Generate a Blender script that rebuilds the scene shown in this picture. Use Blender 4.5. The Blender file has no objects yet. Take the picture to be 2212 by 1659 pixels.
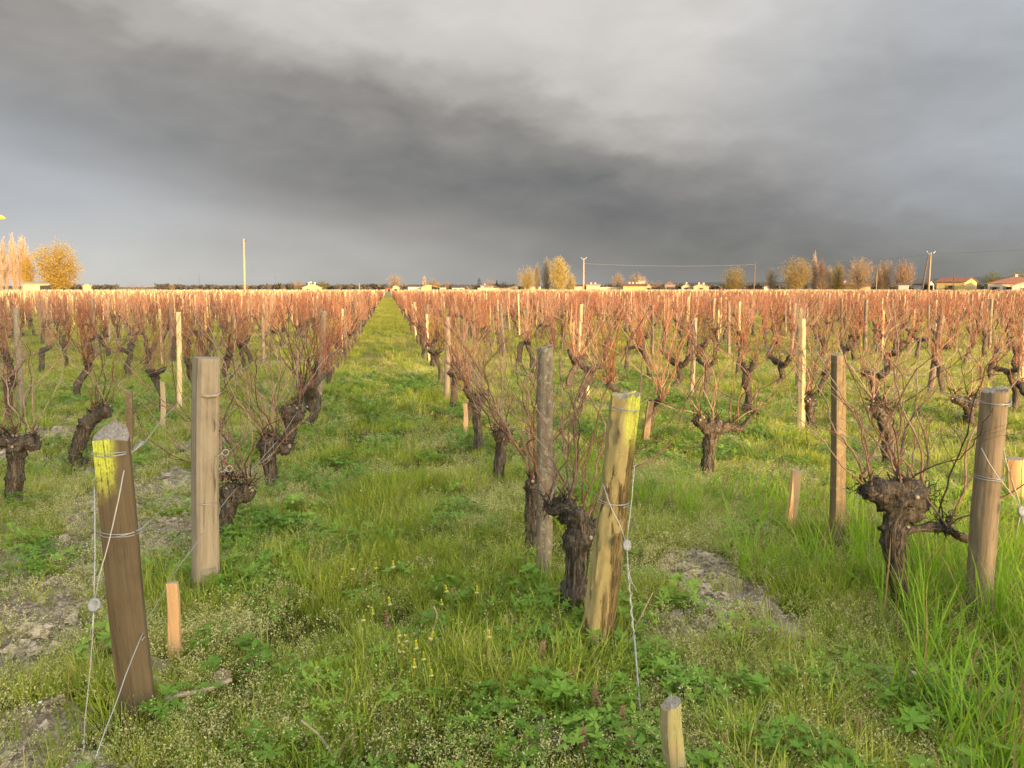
import bpy, math, random
import numpy as np
from mathutils import Vector, Matrix

C = bpy.context.scene.collection
SC = bpy.context.scene
R = random.Random(7)
NR = np.random.default_rng(7)

# ------------------------------------------------------------------ camera
EYE = 1.6
FPX = 1661.6                      # focal length in pixels of a 2212 x 1659 picture
PITCH = math.radians(7.114)
YAW = math.radians(9.09)
cam_d = bpy.data.cameras.new('camera')
cam = bpy.data.objects.new('camera', cam_d)
C.objects.link(cam)
cam.location = (0, 0, EYE)
cam.rotation_euler = (math.pi / 2 - PITCH, 0, -YAW)
cam_d.sensor_width = 36
cam_d.lens = 36 * FPX / 2212
cam_d.clip_start = 0.05
cam_d.clip_end = 20000
SC.camera = cam

FW = np.array([math.sin(YAW) * math.cos(PITCH), math.cos(YAW) * math.cos(PITCH), -math.sin(PITCH)])
RT = np.array([math.cos(YAW), -math.sin(YAW), 0.0])
UP = np.cross(RT, FW)


def ray(u, v):
    return FW + RT * (u - 1106) / FPX + UP * (829.5 - v) / FPX


def G(u, v, z=0.0):               # picture point -> point on the ground
    d = ray(u, v)
    return d * ((z - EYE) / d[2]) + np.array([0, 0, EYE])


def PY(u, v, y):                  # picture point -> point in the upright plane across the rows at y
    d = ray(u, v)
    return d * (y / d[1]) + np.array([0, 0, EYE])


def PX(u, v, x):                  # picture point -> point in the upright plane along a row at x
    d = ray(u, v)
    return d * (x / d[0]) + np.array([0, 0, EYE])


def PD(u, v, D):                  # picture point -> point at horizontal distance D
    d = ray(u, v)
    return d * (D / math.hypot(d[0], d[1])) + np.array([0, 0, EYE])


def in_view(x, y, m=2.0):
    xc = x * RT[0] + y * RT[1]
    zc = x * math.sin(YAW) + y * math.cos(YAW)
    return (zc > 0.3) & (np.abs(xc) < 0.668 * zc + m)


# ------------------------------------------------------------------ node helpers
class NT:
    def __init__(self, tree):
        self.t = tree
        tree.nodes.clear()

    def n(self, typ, ins=None, **attrs):
        nd = self.t.nodes.new(typ)
        for k, v in attrs.items():
            setattr(nd, k, v)
        for k, v in (ins or {}).items():
            self.set(nd.inputs[k], v)
        return nd

    def set(self, sock, v):
        if isinstance(v, bpy.types.NodeSocket):
            self.t.links.new(v, sock)
        elif isinstance(v, bpy.types.Node):
            self.t.links.new(v.outputs[0], sock)
        else:
            if isinstance(v, tuple) and len(v) == 3 and sock.type == 'RGBA':
                v = (*v, 1)
            sock.default_value = v

    def m(self, op, a, b=0.0, c=None, clamp=False):
        nd = self.t.nodes.new('ShaderNodeMath')
        nd.operation = op
        nd.use_clamp = clamp
        self.set(nd.inputs[0], a)
        self.set(nd.inputs[1], b)
        if c is not None:
            self.set(nd.inputs[2], c)
        return nd.outputs[0]

    def sst(self, x, a, b):       # smoothstep
        nd = self.t.nodes.new('ShaderNodeMapRange')
        nd.interpolation_type = 'SMOOTHSTEP'
        self.set(nd.inputs[0], x)
        nd.inputs[1].default_value = a
        nd.inputs[2].default_value = b
        return nd.outputs[0]

    def ramp(self, fac, stops, interp='LINEAR'):
        nd = self.t.nodes.new('ShaderNodeValToRGB')
        e = nd.color_ramp.elements
        nd.color_ramp.interpolation = interp
        e[0].position, e[0].color = stops[0][0], (*stops[0][1], 1)
        e[1].position, e[1].color = stops[-1][0], (*stops[-1][1], 1)
        for p, c in stops[1:-1]:
            x = e.new(p)
            x.color = (*c, 1)
        self.set(nd.inputs[0], fac)
        return nd.outputs[0]

    def mix(self, fac, a, b, blend='MIX'):
        nd = self.t.nodes.new('ShaderNodeMix')
        nd.data_type = 'RGBA'
        nd.blend_type = blend
        self.set(nd.inputs[0], fac)
        self.set(nd.inputs[6], a)
        self.set(nd.inputs[7], b)
        return nd.outputs[2]

    def noise(self, vec, scale, detail=3, rough=0.55, dist=0.0):
        nd = self.n('ShaderNodeTexNoise', {'Scale': scale, 'Detail': detail, 'Roughness': rough, 'Distortion': dist})
        if vec is not None:
            self.set(nd.inputs['Vector'], vec)
        return nd.outputs[0]

    def mapping(self, vec, scale):
        nd = self.n('ShaderNodeMapping')
        self.set(nd.inputs['Vector'], vec)
        nd.inputs['Scale'].default_value = scale
        return nd.outputs[0]


# ------------------------------------------------------------------ sky, sun, exposure
SUN_EL = math.radians(7.0)
SUN_AZ = math.radians(20.0)       # behind the camera, swung to the right
SUN = Vector((math.sin(SUN_AZ) * math.cos(SUN_EL), -math.cos(SUN_AZ) * math.cos(SUN_EL), math.sin(SUN_EL)))
world = bpy.data.worlds.new('World')
SC.world = world
world.use_nodes = True


def build_world():
    w = NT(world.node_tree)
    tc = w.n('ShaderNodeTexCoord').outputs['Generated']
    sep = w.n('ShaderNodeSeparateXYZ', {0: tc})
    x, y, z = sep.outputs
    sky = w.n('ShaderNodeTexSky', sky_type='NISHITA', sun_disc=False, sun_elevation=SUN_EL,
              sun_rotation=math.pi - SUN_AZ, air_density=1.0, dust_density=1.0, ozone_density=1.0)
    clear = w.n('ShaderNodeBackground', {'Color': sky.outputs[0], 'Strength': 0.15})
    # the storm cloud: brightness from a few great masses, edges broken up by noise
    stretched = w.mapping(tc, (1.0, 1.0, 2.2))
    n1 = w.noise(stretched, 1.9, 4, 0.5, 0.15)
    n2 = w.noise(stretched, 5.0, 6, 0.52, 0.25)
    n3 = w.noise(stretched, 13.0, 5, 0.55, 0.3)
    sx, cx = math.sin(YAW), math.cos(YAW)
    fwd = w.m('ADD', w.m('MULTIPLY', x, sx), w.m('MULTIPLY', y, cx))
    rgt = w.m('SUBTRACT', w.m('MULTIPLY', x, cx), w.m('MULTIPLY', y, sx))
    az0 = w.m('ARCTAN2', rgt, fwd)
    el0 = w.m('ARCSINE', z)
    az = w.m('ADD', az0, w.m('MULTIPLY', w.m('SUBTRACT', n1, 0.5), 0.25))
    el = w.m('ADD', el0, w.m('MULTIPLY', w.m('SUBTRACT', n1, 0.5), 0.085))
    el = w.m('ADD', el, w.m('MULTIPLY', w.m('SUBTRACT', n2, 0.5), w.m('MULTIPLY_ADD', w.sst(el0, 0.02, 0.2), 0.075, 0.02)))
    el = w.m('ADD', el, w.m('MULTIPLY', w.m('SUBTRACT', n3, 0.5), 0.030))

    def blob(a, e, sa, se, tilt=0.0):
        da = w.m('SUBTRACT', az, a)
        de = w.m('SUBTRACT', w.m('SUBTRACT', el, e), w.m('MULTIPLY', da, tilt))
        da = w.m('DIVIDE', da, sa)
        de = w.m('DIVIDE', de, se)
        s = w.m('ADD', w.m('MULTIPLY', da, da), w.m('MULTIPLY', de, de))
        return w.m('POWER', 2.718, w.m('MULTIPLY', s, -1.0))
    q = w.m('ADD', el, w.m('MULTIPLY', az, 0.21))       # the shelf of cloud slopes down to the right
    g1 = lambda t: (t, t, t)
    west = w.ramp(w.m('MULTIPLY', q, 2.0, clamp=True), [(0.0, g1(.31)), (.09, g1(.25)), (.18, g1(.205)), (.29, g1(.21)), (.38, g1(.26)), (.46, g1(.41)), (.54, g1(.56)), (.66, g1(.62)), (.9, g1(.66))], 'EASE')
    east = w.ramp(w.m('MULTIPLY', q, 2.0, clamp=True), [(0.0, g1(.30)), (.16, g1(.22)), (.28, g1(.27)), (.42, g1(.37)), (.60, g1(.44)), (.8, g1(.50))], 'EASE')
    L = w.n('ShaderNodeSeparateColor', {0: w.mix(w.sst(az, 0.14, 0.46), west, east)}).outputs[0]
    for amp, a, e, sa, se, t in (
            (0.15, -0.62, 0.145, 0.30, 0.085, -0.2),
            (0.10, -0.52, 0.255, 0.30, 0.085, -0.2),
            (-0.012, 0.16, 0.10, 0.24, 0.06, -0.1),     # paler blue-grey gap under the shelf on the left
            (0.30, -0.66, 0.00, 0.46, 0.085, 0.0),      # bright low sky on the left
            (0.07, 0.00, 0.43, 0.16, 0.06, 0.0),
            (0.07, 0.30, 0.345, 0.10, 0.05, 0.0),
            (-0.05, 0.42, 0.22, 0.10, 0.05, 0.0)):
        L = w.m('ADD', L, w.m('MULTIPLY', blob(a, e, sa, se, t), amp))
    L = w.m('ADD', L, w.m('MULTIPLY', w.m('SUBTRACT', n2, 0.5), 0.12))
    L = w.m('ADD', L, w.m('MULTIPLY', w.m('SUBTRACT', n3, 0.5), 0.10))
    L = w.m('ADD', L, w.m('MULTIPLY', w.sst(z, 0.48, 0.9), 1.2))     # unseen deck overhead, brightened to light the ground below
    cool = w.m('ADD', w.m('MULTIPLY', w.sst(az, 0.15, 0.65), 0.9), w.m('MULTIPLY', w.m('MULTIPLY', w.sst(az, -0.1, -0.6), w.sst(el, 0.30, 0.16)), 0.7), clamp=True)
    tint = w.mix(cool, (1.0, 0.955, 0.91), (0.89, 0.965, 1.055))
    dark = w.sst(L, 0.32, 0.16)
    tint = w.mix(w.m('MULTIPLY', w.m('MULTIPLY', dark, w.sst(el, 0.26, 0.14)), 0.75), tint, (0.945, 0.99, 1.0))
    low = w.sst(el0, 0.11, 0.0)
    tint = w.mix(low, tint, (1.0, 0.985, 0.925))
    comb = w.n('ShaderNodeCombineXYZ', {0: L, 1: L, 2: L})
    col = w.mix(1.0, tint, comb.outputs[0], 'MULTIPLY')
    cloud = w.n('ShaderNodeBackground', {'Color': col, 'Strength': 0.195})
    # cloud deck over the east and overhead, open sky under it in the west
    h = Vector((SUN.x, SUN.y, 0)).normalized()
    to_sun = w.m('ADD', w.m('MULTIPLY', x, h.x), w.m('MULTIPLY', y, h.y))
    edge = w.m('ADD', w.m('SUBTRACT', to_sun, w.m('MULTIPLY', z, 0.35)), w.m('MULTIPLY', w.m('SUBTRACT', n1, 0.5), 0.5))
    opened = w.sst(edge, -0.1, 0.45)
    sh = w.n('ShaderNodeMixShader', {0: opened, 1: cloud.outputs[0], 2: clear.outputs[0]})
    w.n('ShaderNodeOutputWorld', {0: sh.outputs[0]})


build_world()
sun_d = bpy.data.lights.new('sun', 'SUN')
sun_d.energy = 2.0
sun_d.angle = math.radians(0.8)
sun_d.color = (1.0, 0.63, 0.30)
sun = bpy.data.objects.new('sun', sun_d)
C.objects.link(sun)
sun.rotation_euler = (-SUN).to_track_quat('-Z', 'Y').to_euler()
SC.view_settings.view_transform = 'Standard'
SC.view_settings.look = 'None'
SC.view_settings.exposure = 2.4
SC.view_settings.gamma = 1.0
SC.view_settings.use_curve_mapping = False
try:
    SC.cycles.max_bounces = 6
    SC.cycles.diffuse_bounces = 3
    SC.cycles.transparent_max_bounces = 8
except Exception:
    pass


# ------------------------------------------------------------------ numeric noise
def _hash(ix, iy, s):
    h = (ix * 374761393 + iy * 668265263 + s * 974711) & 0x7fffffff
    h = ((h ^ (h >> 13)) * 1274126177) & 0x7fffffff
    return ((h ^ (h >> 16)) & 0xffff) / 65535.0


def vnoise(x, y, s=0):
    x = np.asarray(x, float)
    y = np.asarray(y, float)
    ix, iy = np.floor(x).astype(np.int64), np.floor(y).astype(np.int64)
    fx, fy = x - ix, y - iy
    fx, fy = fx * fx * (3 - 2 * fx), fy * fy * (3 - 2 * fy)
    a, b, c, d = _hash(ix, iy, s), _hash(ix + 1, iy, s), _hash(ix, iy + 1, s), _hash(ix + 1, iy + 1, s)
    return (a * (1 - fx) + b * fx) * (1 - fy) + (c * (1 - fx) + d * fx) * fy


def fbm(x, y, s=0, o=3):
    t, a, n = 0, 1, 0
    for k in range(o):
        t = t + a * vnoise(np.asarray(x) * 2 ** k, np.asarray(y) * 2 ** k, s + k)
        n += a
        a *= .5
    return t / n


def sm(x, a, b):
    t = np.clip((np.asarray(x) - a) / (b - a), 0, 1)
    return t * t * (3 - 2 * t)


# ------------------------------------------------------------------ mesh builder
class MB:
    def __init__(self):
        self.v, self.f, self.mi, self.nv = [], [], [], 0

    def add(self, verts, faces, mi=0):
        self.v.append(np.asarray(verts, float))
        b = self.nv
        self.f.extend([tuple(i + b for i in f) for f in faces])
        self.mi.extend([mi] * len(faces))
        self.nv += len(verts)

    def tube(self, pts, rad, n=6, mi=0, caps=True, fn=None, twist=0.0):
        P = np.asarray(pts, float)
        m = len(P)
        rad = np.broadcast_to(np.asarray(rad, float), (m,))
        T = np.gradient(P, axis=0)
        T /= np.linalg.norm(T, axis=1)[:, None] + 1e-12
        ref = np.array([1.0, 0, 0]) if abs(T[0][0]) < 0.8 else np.array([0, 1.0, 0])
        u = np.cross(T[0], ref)
        u /= np.linalg.norm(u)
        ang = np.arange(n) * 2 * math.pi / n
        rings = []
        for i in range(m):
            u = u - T[i] * (u @ T[i])
            u /= np.linalg.norm(u) + 1e-12
            w = np.cross(T[i], u)
            r = rad[i]
            a = ang + twist * i
            if fn is not None:
                r = rad[i] * fn(ang, i / max(m - 1, 1), i)
                rings.append(P[i] + np.outer(r * np.cos(a), u) + np.outer(r * np.sin(a), w))
            else:
                rings.append(P[i] + r * (np.outer(np.cos(a), u) + np.outer(np.sin(a), w)))
        V = np.concatenate(rings)
        F = []
        for i in range(m - 1):
            for j in range(n):
                k = (j + 1) % n
                F.append((i * n + j, i * n + k, (i + 1) * n + k, (i + 1) * n + j))
        if caps:
            F.append(tuple(range(n - 1, -1, -1)))
            F.append(tuple((m - 1) * n + j for j in range(n)))
        self.add(V, F, mi)

    def box(self, lo, hi, mi=0, M=None):
        (a, b, c), (d, e, f) = lo, hi
        V = np.array([(a, b, c), (d, b, c), (d, e, c), (a, e, c), (a, b, f), (d, b, f), (d, e, f), (a, e, f)], float)
        if M is not None:
            V = np.array([M @ Vector(p) for p in V])
        self.add(V, [(3, 2, 1, 0), (4, 5, 6, 7), (0, 1, 5, 4), (1, 2, 6, 5), (2, 3, 7, 6), (3, 0, 4, 7)], mi)

    def blob(self, c, r, seed=0, n=14, m=9, mi=0, amp=0.25, stretch=(1, 1, 1)):
        V, F = [], []
        rr = random.Random(seed)
        ph = [rr.uniform(0, 6.28) for _ in range(6)]
        for i in range(m + 1):
            t = math.pi * i / m
            for j in range(n):
                a = 2 * math.pi * j / n
                k = 1 + amp * (0.5 * math.sin(3 * a + ph[0] + 2 * t) * math.sin(t) + 0.35 * math.sin(5 * t + ph[1] + a * 2) + 0.3 * math.sin(7 * a + ph[2] + 4 * t) * math.sin(t) + 0.25 * math.sin(9 * t + ph[3]))
                V.append((c[0] + r * k * stretch[0] * math.sin(t) * math.cos(a), c[1] + r * k * stretch[1] * math.sin(t) * math.sin(a), c[2] + r * k * stretch[2] * math.cos(t)))
        for i in range(m):
            for j in range(n):
                q = (j + 1) % n
                F.append((i * n + j, (i + 1) * n + j, (i + 1) * n + q, i * n + q))
        self.add(V, F, mi)

    def mesh(self, name, mats, smooth=True):
        me = bpy.data.meshes.new(name)
        V = np.concatenate(self.v) if self.v else np.zeros((0, 3))
        me.from_pydata(V.tolist(), [], self.f)
        for m in mats:
            me.materials.append(m)
        if len(mats) > 1:
            me.polygons.foreach_set('material_index', np.array(self.mi, np.int32))
        if smooth:
            me.polygons.foreach_set('use_smooth', np.ones(len(me.polygons), bool))
        me.update()
        return me

    def build(self, name, mats, parent=None, smooth=True, loc=None, **kw):
        if not isinstance(mats, (list, tuple)):
            mats = [mats]
        return obj(name, self.mesh(name, mats, smooth), parent, loc, **kw)


def obj(name, me, parent=None, loc=None, rot=None, scale=None, label=None, cat=None, group=None, kind=None):
    o = bpy.data.objects.new(name, me)
    C.objects.link(o)
    if parent is not None:
        o.parent = parent
    if loc is not None:
        o.location = [float(c) for c in loc]
    if rot is not None:
        o.rotation_euler = rot
    if scale is not None:
        o.scale = scale
    tag(o, label, cat, group, kind)
    return o


def tag(o, label=None, cat=None, group=None, kind=None):
    if label: o['label'] = label
    if cat: o['category'] = cat
    if group: o['group'] = group
    if kind: o['kind'] = kind
    return o


def thing(name, loc, label, cat, group=None, rot=None):
    return obj(name, None, None, loc, rot, None, label, cat, group)


def spline(pts, n):
    """Catmull-Rom through control rows (any number of columns)."""
    P = np.asarray(pts, float)
    P = np.vstack([2 * P[0] - P[1], P, 2 * P[-1] - P[-2]])
    k = len(P) - 3
    t = np.linspace(0, k - 1e-6, n)
    i = t.astype(int)
    f = (t - i)[:, None]
    a, b, c, d = P[i], P[i + 1], P[i + 2], P[i + 3]
    return .5 * ((2 * b) + (c - a) * f + (2 * a - 5 * b + 4 * c - d) * f ** 2 + (3 * b - a - 3 * c + d) * f ** 3)


ORD = ('first second third fourth fifth sixth seventh eighth ninth tenth eleventh twelfth thirteenth fourteenth fifteenth sixteenth '
       'seventeenth eighteenth nineteenth twentieth').split()
for t in ('twenty', 'thirty', 'forty', 'fifty', 'sixty', 'seventy'):
    tens = {'twenty': 'twentieth', 'thirty': 'thirtieth', 'forty': 'fortieth', 'fifty': 'fiftieth', 'sixty': 'sixtieth', 'seventy': 'seventieth'}[t]
    if t != 'twenty':
        ORD.append(tens)
    ORD += [t + '-' + o for o in ORD[:9]]


# ------------------------------------------------------------------ materials
def new_mat(name):
    m = bpy.data.materials.new(name)
    m.use_nodes = True
    return m, NT(m.node_tree)


def finish(w, col, rough=0.85, bump=None, bstr=0.3, bdist=0.01, spec=0.2):
    p = w.n('ShaderNodeBsdfPrincipled', {'Base Color': col, 'Roughness': rough, 'Specular IOR Level': spec})
    if bump is not None:
        b = w.n('ShaderNodeBump', {'Height': bump, 'Strength': bstr, 'Distance': bdist})
        w.set(p.inputs['Normal'], b.outputs[0])
    w.n('ShaderNodeOutputMaterial', {0: p.outputs[0]})
    return p


def wood(name, a, b, scale=1.0, paint=None, lichen=None, rings=False):
    """Weathered wood: long grain, checks; optional sprayed paint above a height, lichen crust."""
    m, w = new_mat(name)
    oc = w.n('ShaderNodeTexCoord').outputs['Object']
    g = w.noise(w.mapping(oc, (60 * scale, 60 * scale, 2.2 * scale)), 1.0, 5, 0.6, 0.3)
    g2 = w.noise(w.mapping(oc, (9, 9, 5)), 1.0, 4, 0.6)
    fine = w.noise(w.mapping(oc, (160, 160, 6)), 1.0, 3, 0.7)
    rnd = w.n('ShaderNodeObjectInfo').outputs['Random']
    col = w.ramp(g, [(0.26, tuple(c * 0.6 for c in a)), (0.42, tuple(p * .6 + q * .4 for p, q in zip(a, b))), (0.62, tuple(p * .25 + q * .75 for p, q in zip(a, b))), (0.8, b)])
    col = w.mix(w.m('MULTIPLY', w.sst(g2, 0.5, 0.75), 0.5), col, tuple(c * 0.6 for c in a))
    hv = w.n('ShaderNodeHueSaturation', {'Saturation': 1.0, 'Value': w.m('MULTIPLY_ADD', rnd, 0.5, 0.75), 'Color': col})
    col = hv.outputs[0]
    crack = w.sst(fine, 0.36, 0.28)
    col = w.mix(w.m('MULTIPLY', crack, 0.7), col, (0.03, 0.025, 0.02))
    if lichen:
        ln = w.noise(w.mapping(oc, (40, 40, 30)), 1.0, 5, 0.65)
        col = w.mix(w.m('MULTIPLY', w.sst(ln, 0.53, 0.62), lichen[1]), col, lichen[0])
    if name.startswith('rough'):
        sx_ = w.n('ShaderNodeSeparateXYZ', {0: oc}).outputs
        bp = w.noise(w.mapping(oc, (15, 15, 2.6)), 1.0, 7, 0.66, 1.2)
        fib = w.noise(w.mapping(oc, (85, 85, 7)), 1.0, 4, 0.7, 1.2)
        bk = w.m('ADD', w.m('ADD', bp, w.m('MULTIPLY', sx_[0], 1.6)), w.m('MULTIPLY', sx_[2], -0.10))
        bkf = w.sst(bk, 0.395, 0.455)
        bark_c = w.ramp(fib, [(0.35, (0.045, 0.030, 0.014)), (0.5, (0.135, 0.095, 0.040)), (0.65, (0.25, 0.195, 0.085))])
        col = w.mix(bkf, w.mix(0.45, col, (0.40, 0.32, 0.15)), bark_c)
        g = w.m('ADD', w.m('MULTIPLY', g, 0.4), w.m('MULTIPLY', w.m('ADD', bkf, fib), 0.6))
    if paint:
        z0, z1, pc, cov = paint
        sp = w.n('ShaderNodeSeparateXYZ', {0: oc})
        spray = w.noise(w.mapping(oc, (110, 110, 70)), 1.0, 4, 0.75)
        big = w.noise(w.mapping(oc, (14, 14, 9)), 1.0, 3, 0.5)
        h = w.m('ADD', sp.outputs[2], w.m('ADD', w.m('MULTIPLY', w.m('SUBTRACT', spray, 0.5), 0.10), w.m('MULTIPLY', w.m('SUBTRACT', big, 0.5), 0.14)))
        f = w.m('MULTIPLY', w.m('MULTIPLY', w.sst(h, z0, z1), cov), w.sst(w.m('ADD', w.m('MULTIPLY', spray, 0.5), w.m('MULTIPLY', fine, 0.5)), 0.36, 0.52))
        f = w.m('MULTIPLY', f, w.m('SUBTRACT', 1.0, w.m('MULTIPLY', crack, 0.8)))
        side = w.m('ADD', sp.outputs[0], w.m('MULTIPLY', w.m('SUBTRACT', big, 0.5), 0.05))
        f = w.m('MULTIPLY', f, w.sst(side, 0.035, -0.012) if name.startswith('brown') else w.sst(side, -0.045, -0.005))
        if len(paint) == 4:
            geo = w.n('ShaderNodeNewGeometry')
            nz = w.n('ShaderNodeSeparateXYZ', {0: geo.outputs['Normal']}).outputs[2]
            f = w.m('MULTIPLY', f, w.sst(nz, 0.75, 0.5))
        col = w.mix(f, col, pc)
    geo2 = w.n('ShaderNodeNewGeometry')
    nz2 = w.n('ShaderNodeSeparateXYZ', {0: geo2.outputs['Normal']}).outputs[2]
    col = w.mix(w.m('MULTIPLY', w.sst(nz2, 0.6, 0.85), 0.8), col, w.ramp(fine, [(.35, (0.13, 0.12, 0.10)), (.65, (0.34, 0.32, 0.28))]))
    h = w.m('ADD', w.m('MULTIPLY', g, 0.7), w.m('MULTIPLY', fine, 0.5))
    finish(w, col, 0.85, h, 0.55, 0.006)
    return m


FLUO = (0.60, 0.67, 0.085)
M = {}
M['grey_post'] = wood('weathered_grey_wood', (0.13, 0.105, 0.075), (0.27, 0.22, 0.16), lichen=((0.33, 0.34, 0.27), 0.45))
M['pale_post'] = wood('pale_sawn_wood', (0.42, 0.33, 0.18), (0.62, 0.50, 0.29))
M['end_left'] = wood('brown_treated_wood', (0.085, 0.064, 0.038), (0.145, 0.112, 0.068), paint=(0.86, 1.0, FLUO, 0.95))
M['square_post'] = wood('split_chestnut_wood', (0.22, 0.18, 0.125), (0.38, 0.32, 0.23))
M['end_right'] = wood('rough_acacia_wood', (0.17, 0.125, 0.045), (0.36, 0.29, 0.125), scale=0.8, lichen=((0.16, 0.15, 0.05), 0.6), paint=(0.88, 1.06, FLUO, 0.75))
M['lichen_post'] = wood('lichened_grey_wood', (0.155, 0.13, 0.095), (0.29, 0.25, 0.185), lichen=((0.36, 0.34, 0.24), 0.75))
M['old_post'] = wood('old_cracked_wood', (0.10, 0.075, 0.045), (0.24, 0.175, 0.105), lichen=((0.30, 0.27, 0.12), 0.5))
M['round_post'] = wood('grey_brown_round_wood', (0.22, 0.165, 0.105), (0.36, 0.285, 0.19))
M['fresh_stake'] = wood('fresh_pine', (0.46, 0.27, 0.13), (0.62, 0.40, 0.21), scale=0.8)
M['mossy_stake'] = wood('mossy_stake_wood', (0.24, 0.17, 0.075), (0.42, 0.34, 0.19), paint=(-0.02, 0.30, (0.30, 0.34, 0.10), 0.6), lichen=((0.45, 0.45, 0.36), 0.5))
M['pole'] = wood('utility_pole_wood', (0.30, 0.22, 0.14), (0.42, 0.32, 0.21), scale=0.1)
M['dark_pole'] = wood('dark_pole_wood', (0.10, 0.075, 0.06), (0.14, 0.10, 0.08), scale=0.1)
M['stick'] = wood('dead_stick_wood', (0.30, 0.22, 0.13), (0.46, 0.36, 0.24))


def bark(name, dark, light):
    m, w = new_mat(name)
    oc = w.n('ShaderNodeTexCoord').outputs['Object']
    a = w.noise(w.mapping(oc, (55, 55, 9)), 1.0, 5, 0.65, 0.8)
    b = w.noise(oc, 14, 4, 0.6)
    c = w.noise(w.mapping(oc, (190, 190, 26)), 1.0, 3, 0.7, 0.5)
    s = w.m('ADD', w.m('MULTIPLY', a, 0.6), w.m('MULTIPLY', c, 0.4))
    col = w.ramp(s, [(0.33, tuple(k * 0.35 for k in dark)), (0.45, dark), (0.58, light), (0.72, tuple(k * 1.3 for k in light))])
    col = w.mix(w.m('MULTIPLY', w.sst(b, 0.5, 0.7), 0.55), col, tuple(k * 0.5 for k in dark))
    finish(w, col, 0.9, s, 0.9, 0.012)
    return m


M['bark'] = bark('vine_bark', (0.054, 0.044, 0.034), (0.155, 0.128, 0.097))
M['shred'] = bark('peeling_bark', (0.10, 0.078, 0.056), (0.24, 0.195, 0.145))
M['twig'] = bark('spur_bark', (0.035, 0.026, 0.02), (0.07, 0.055, 0.042))


def cane_mat(name, a, b, c):
    m, w = new_mat(name)
    oc = w.n('ShaderNodeTexCoord').outputs['Object']
    rnd = w.n('ShaderNodeObjectInfo').outputs['Random']
    n = w.noise(oc, 7, 3, 0.6)
    n2 = w.noise(oc, 60, 3, 0.6)
    s = w.m('ADD', w.m('MULTIPLY', n, 0.8), w.m('MULTIPLY', n2, 0.2))
    s = w.m('ADD', s, w.m('MULTIPLY', w.m('SUBTRACT', rnd, 0.5), 0.5))
    col = w.ramp(s, [(0.28, a), (0.46, b), (0.64, c), (0.84, (0.33, 0.25, 0.175))])
    finish(w, col, 0.6, n2, 0.2, 0.003, 0.35)
    return m


M['cane_grey'] = cane_mat('shaded_vine_cane', (0.085, 0.050, 0.038), (0.195, 0.095, 0.060), (0.31, 0.195, 0.135))  # greyer copy of the cane colour, shade put in for the near vines
M['cane'] = cane_mat('vine_cane', (0.090, 0.042, 0.030), (0.235, 0.080, 0.041), (0.335, 0.165, 0.10))


def leafy(name, cols, trans=0.35, rough=0.6, var=0.35, patch=0.35):
    """Leaf or blade: colour varies per clump and over the field; lets some light through."""
    m, w = new_mat(name)
    rnd = w.n('ShaderNodeObjectInfo').outputs['Random']
    pos = w.n('ShaderNodeNewGeometry').outputs['Position']
    n = w.noise(pos, 0.9, 3, 0.6)
    n2 = w.noise(pos, 22, 2, 0.6)
    s = w.m('ADD', w.m('MULTIPLY', rnd, var), w.m('ADD', w.m('MULTIPLY', n, patch), w.m('MULTIPLY', n2, 1 - var - patch)))
    if name == 'meadow_grass':                    # the mown alley is the lushest, the vine rows drier
        gx = w.n('ShaderNodeSeparateXYZ', {0: pos}).outputs[0]
        lush = w.sst(w.m('ABSOLUTE', w.m('ADD', gx, 0.06)), 0.95, 0.45)
        s = w.m('SUBTRACT', s, w.m('MULTIPLY', lush, 0.05))
    k = len(cols)
    col = w.ramp(s, [(0.22 + 0.56 * i / (k - 1), c) for i, c in enumerate(cols)])
    d = w.n('ShaderNodeBsdfPrincipled', {'Base Color': col, 'Roughness': rough, 'Specular IOR Level': 0.25})
    t = w.n('ShaderNodeBsdfTranslucent', {'Color': col})
    x = w.n('ShaderNodeMixShader', {0: trans, 1: d.outputs[0], 2: t.outputs[0]})
    w.n('ShaderNodeOutputMaterial', {0: x.outputs[0]})
    return m


M['grass'] = leafy('meadow_grass', [(0.115, 0.175, 0.010), (0.265, 0.36, 0.024), (0.46, 0.50, 0.065), (0.62, 0.56, 0.18)])
M['seed'] = leafy('seed_heads', [(0.48, 0.50, 0.15), (0.66, 0.62, 0.26), (0.78, 0.70, 0.40)])
M['seedstalk'] = leafy('seed_stalks', [(0.17, 0.22, 0.035), (0.28, 0.30, 0.07), (0.40, 0.34, 0.13)])
M['leaf'] = leafy('cinquefoil_leaf', [(0.09, 0.19, 0.018), (0.165, 0.305, 0.032), (0.28, 0.41, 0.055)], 0.3, 0.5)
M['weed'] = leafy('chickweed_leaf', [(0.15, 0.25, 0.016), (0.29, 0.38, 0.03), (0.46, 0.48, 0.055)], 0.35)
M['tall'] = leafy('tall_grass_blade', [(0.17, 0.33, 0.018), (0.27, 0.45, 0.03), (0.37, 0.50, 0.05)], 0.45, 0.45)
M['straw'] = leafy('dry_straw', [(0.22, 0.13, 0.06), (0.34, 0.23, 0.10), (0.42, 0.33, 0.17)], 0.3)
M['petal_white'] = leafy('white_petal', [(0.75, 0.75, 0.68), (0.8, 0.8, 0.74)], 0.3)
M['petal_yellow'] = leafy('yellow_petal', [(0.50, 0.40, 0.03), (0.60, 0.50, 0.05)], 0.2)
M['nettle'] = leafy('dead_nettle_head', [(0.33, 0.15, 0.10), (0.42, 0.24, 0.13), (0.36, 0.32, 0.12)], 0.25)
M['dry_leaf'] = leafy('dry_leaf', [(0.24, 0.14, 0.08), (0.36, 0.25, 0.16)], 0.2)


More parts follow.
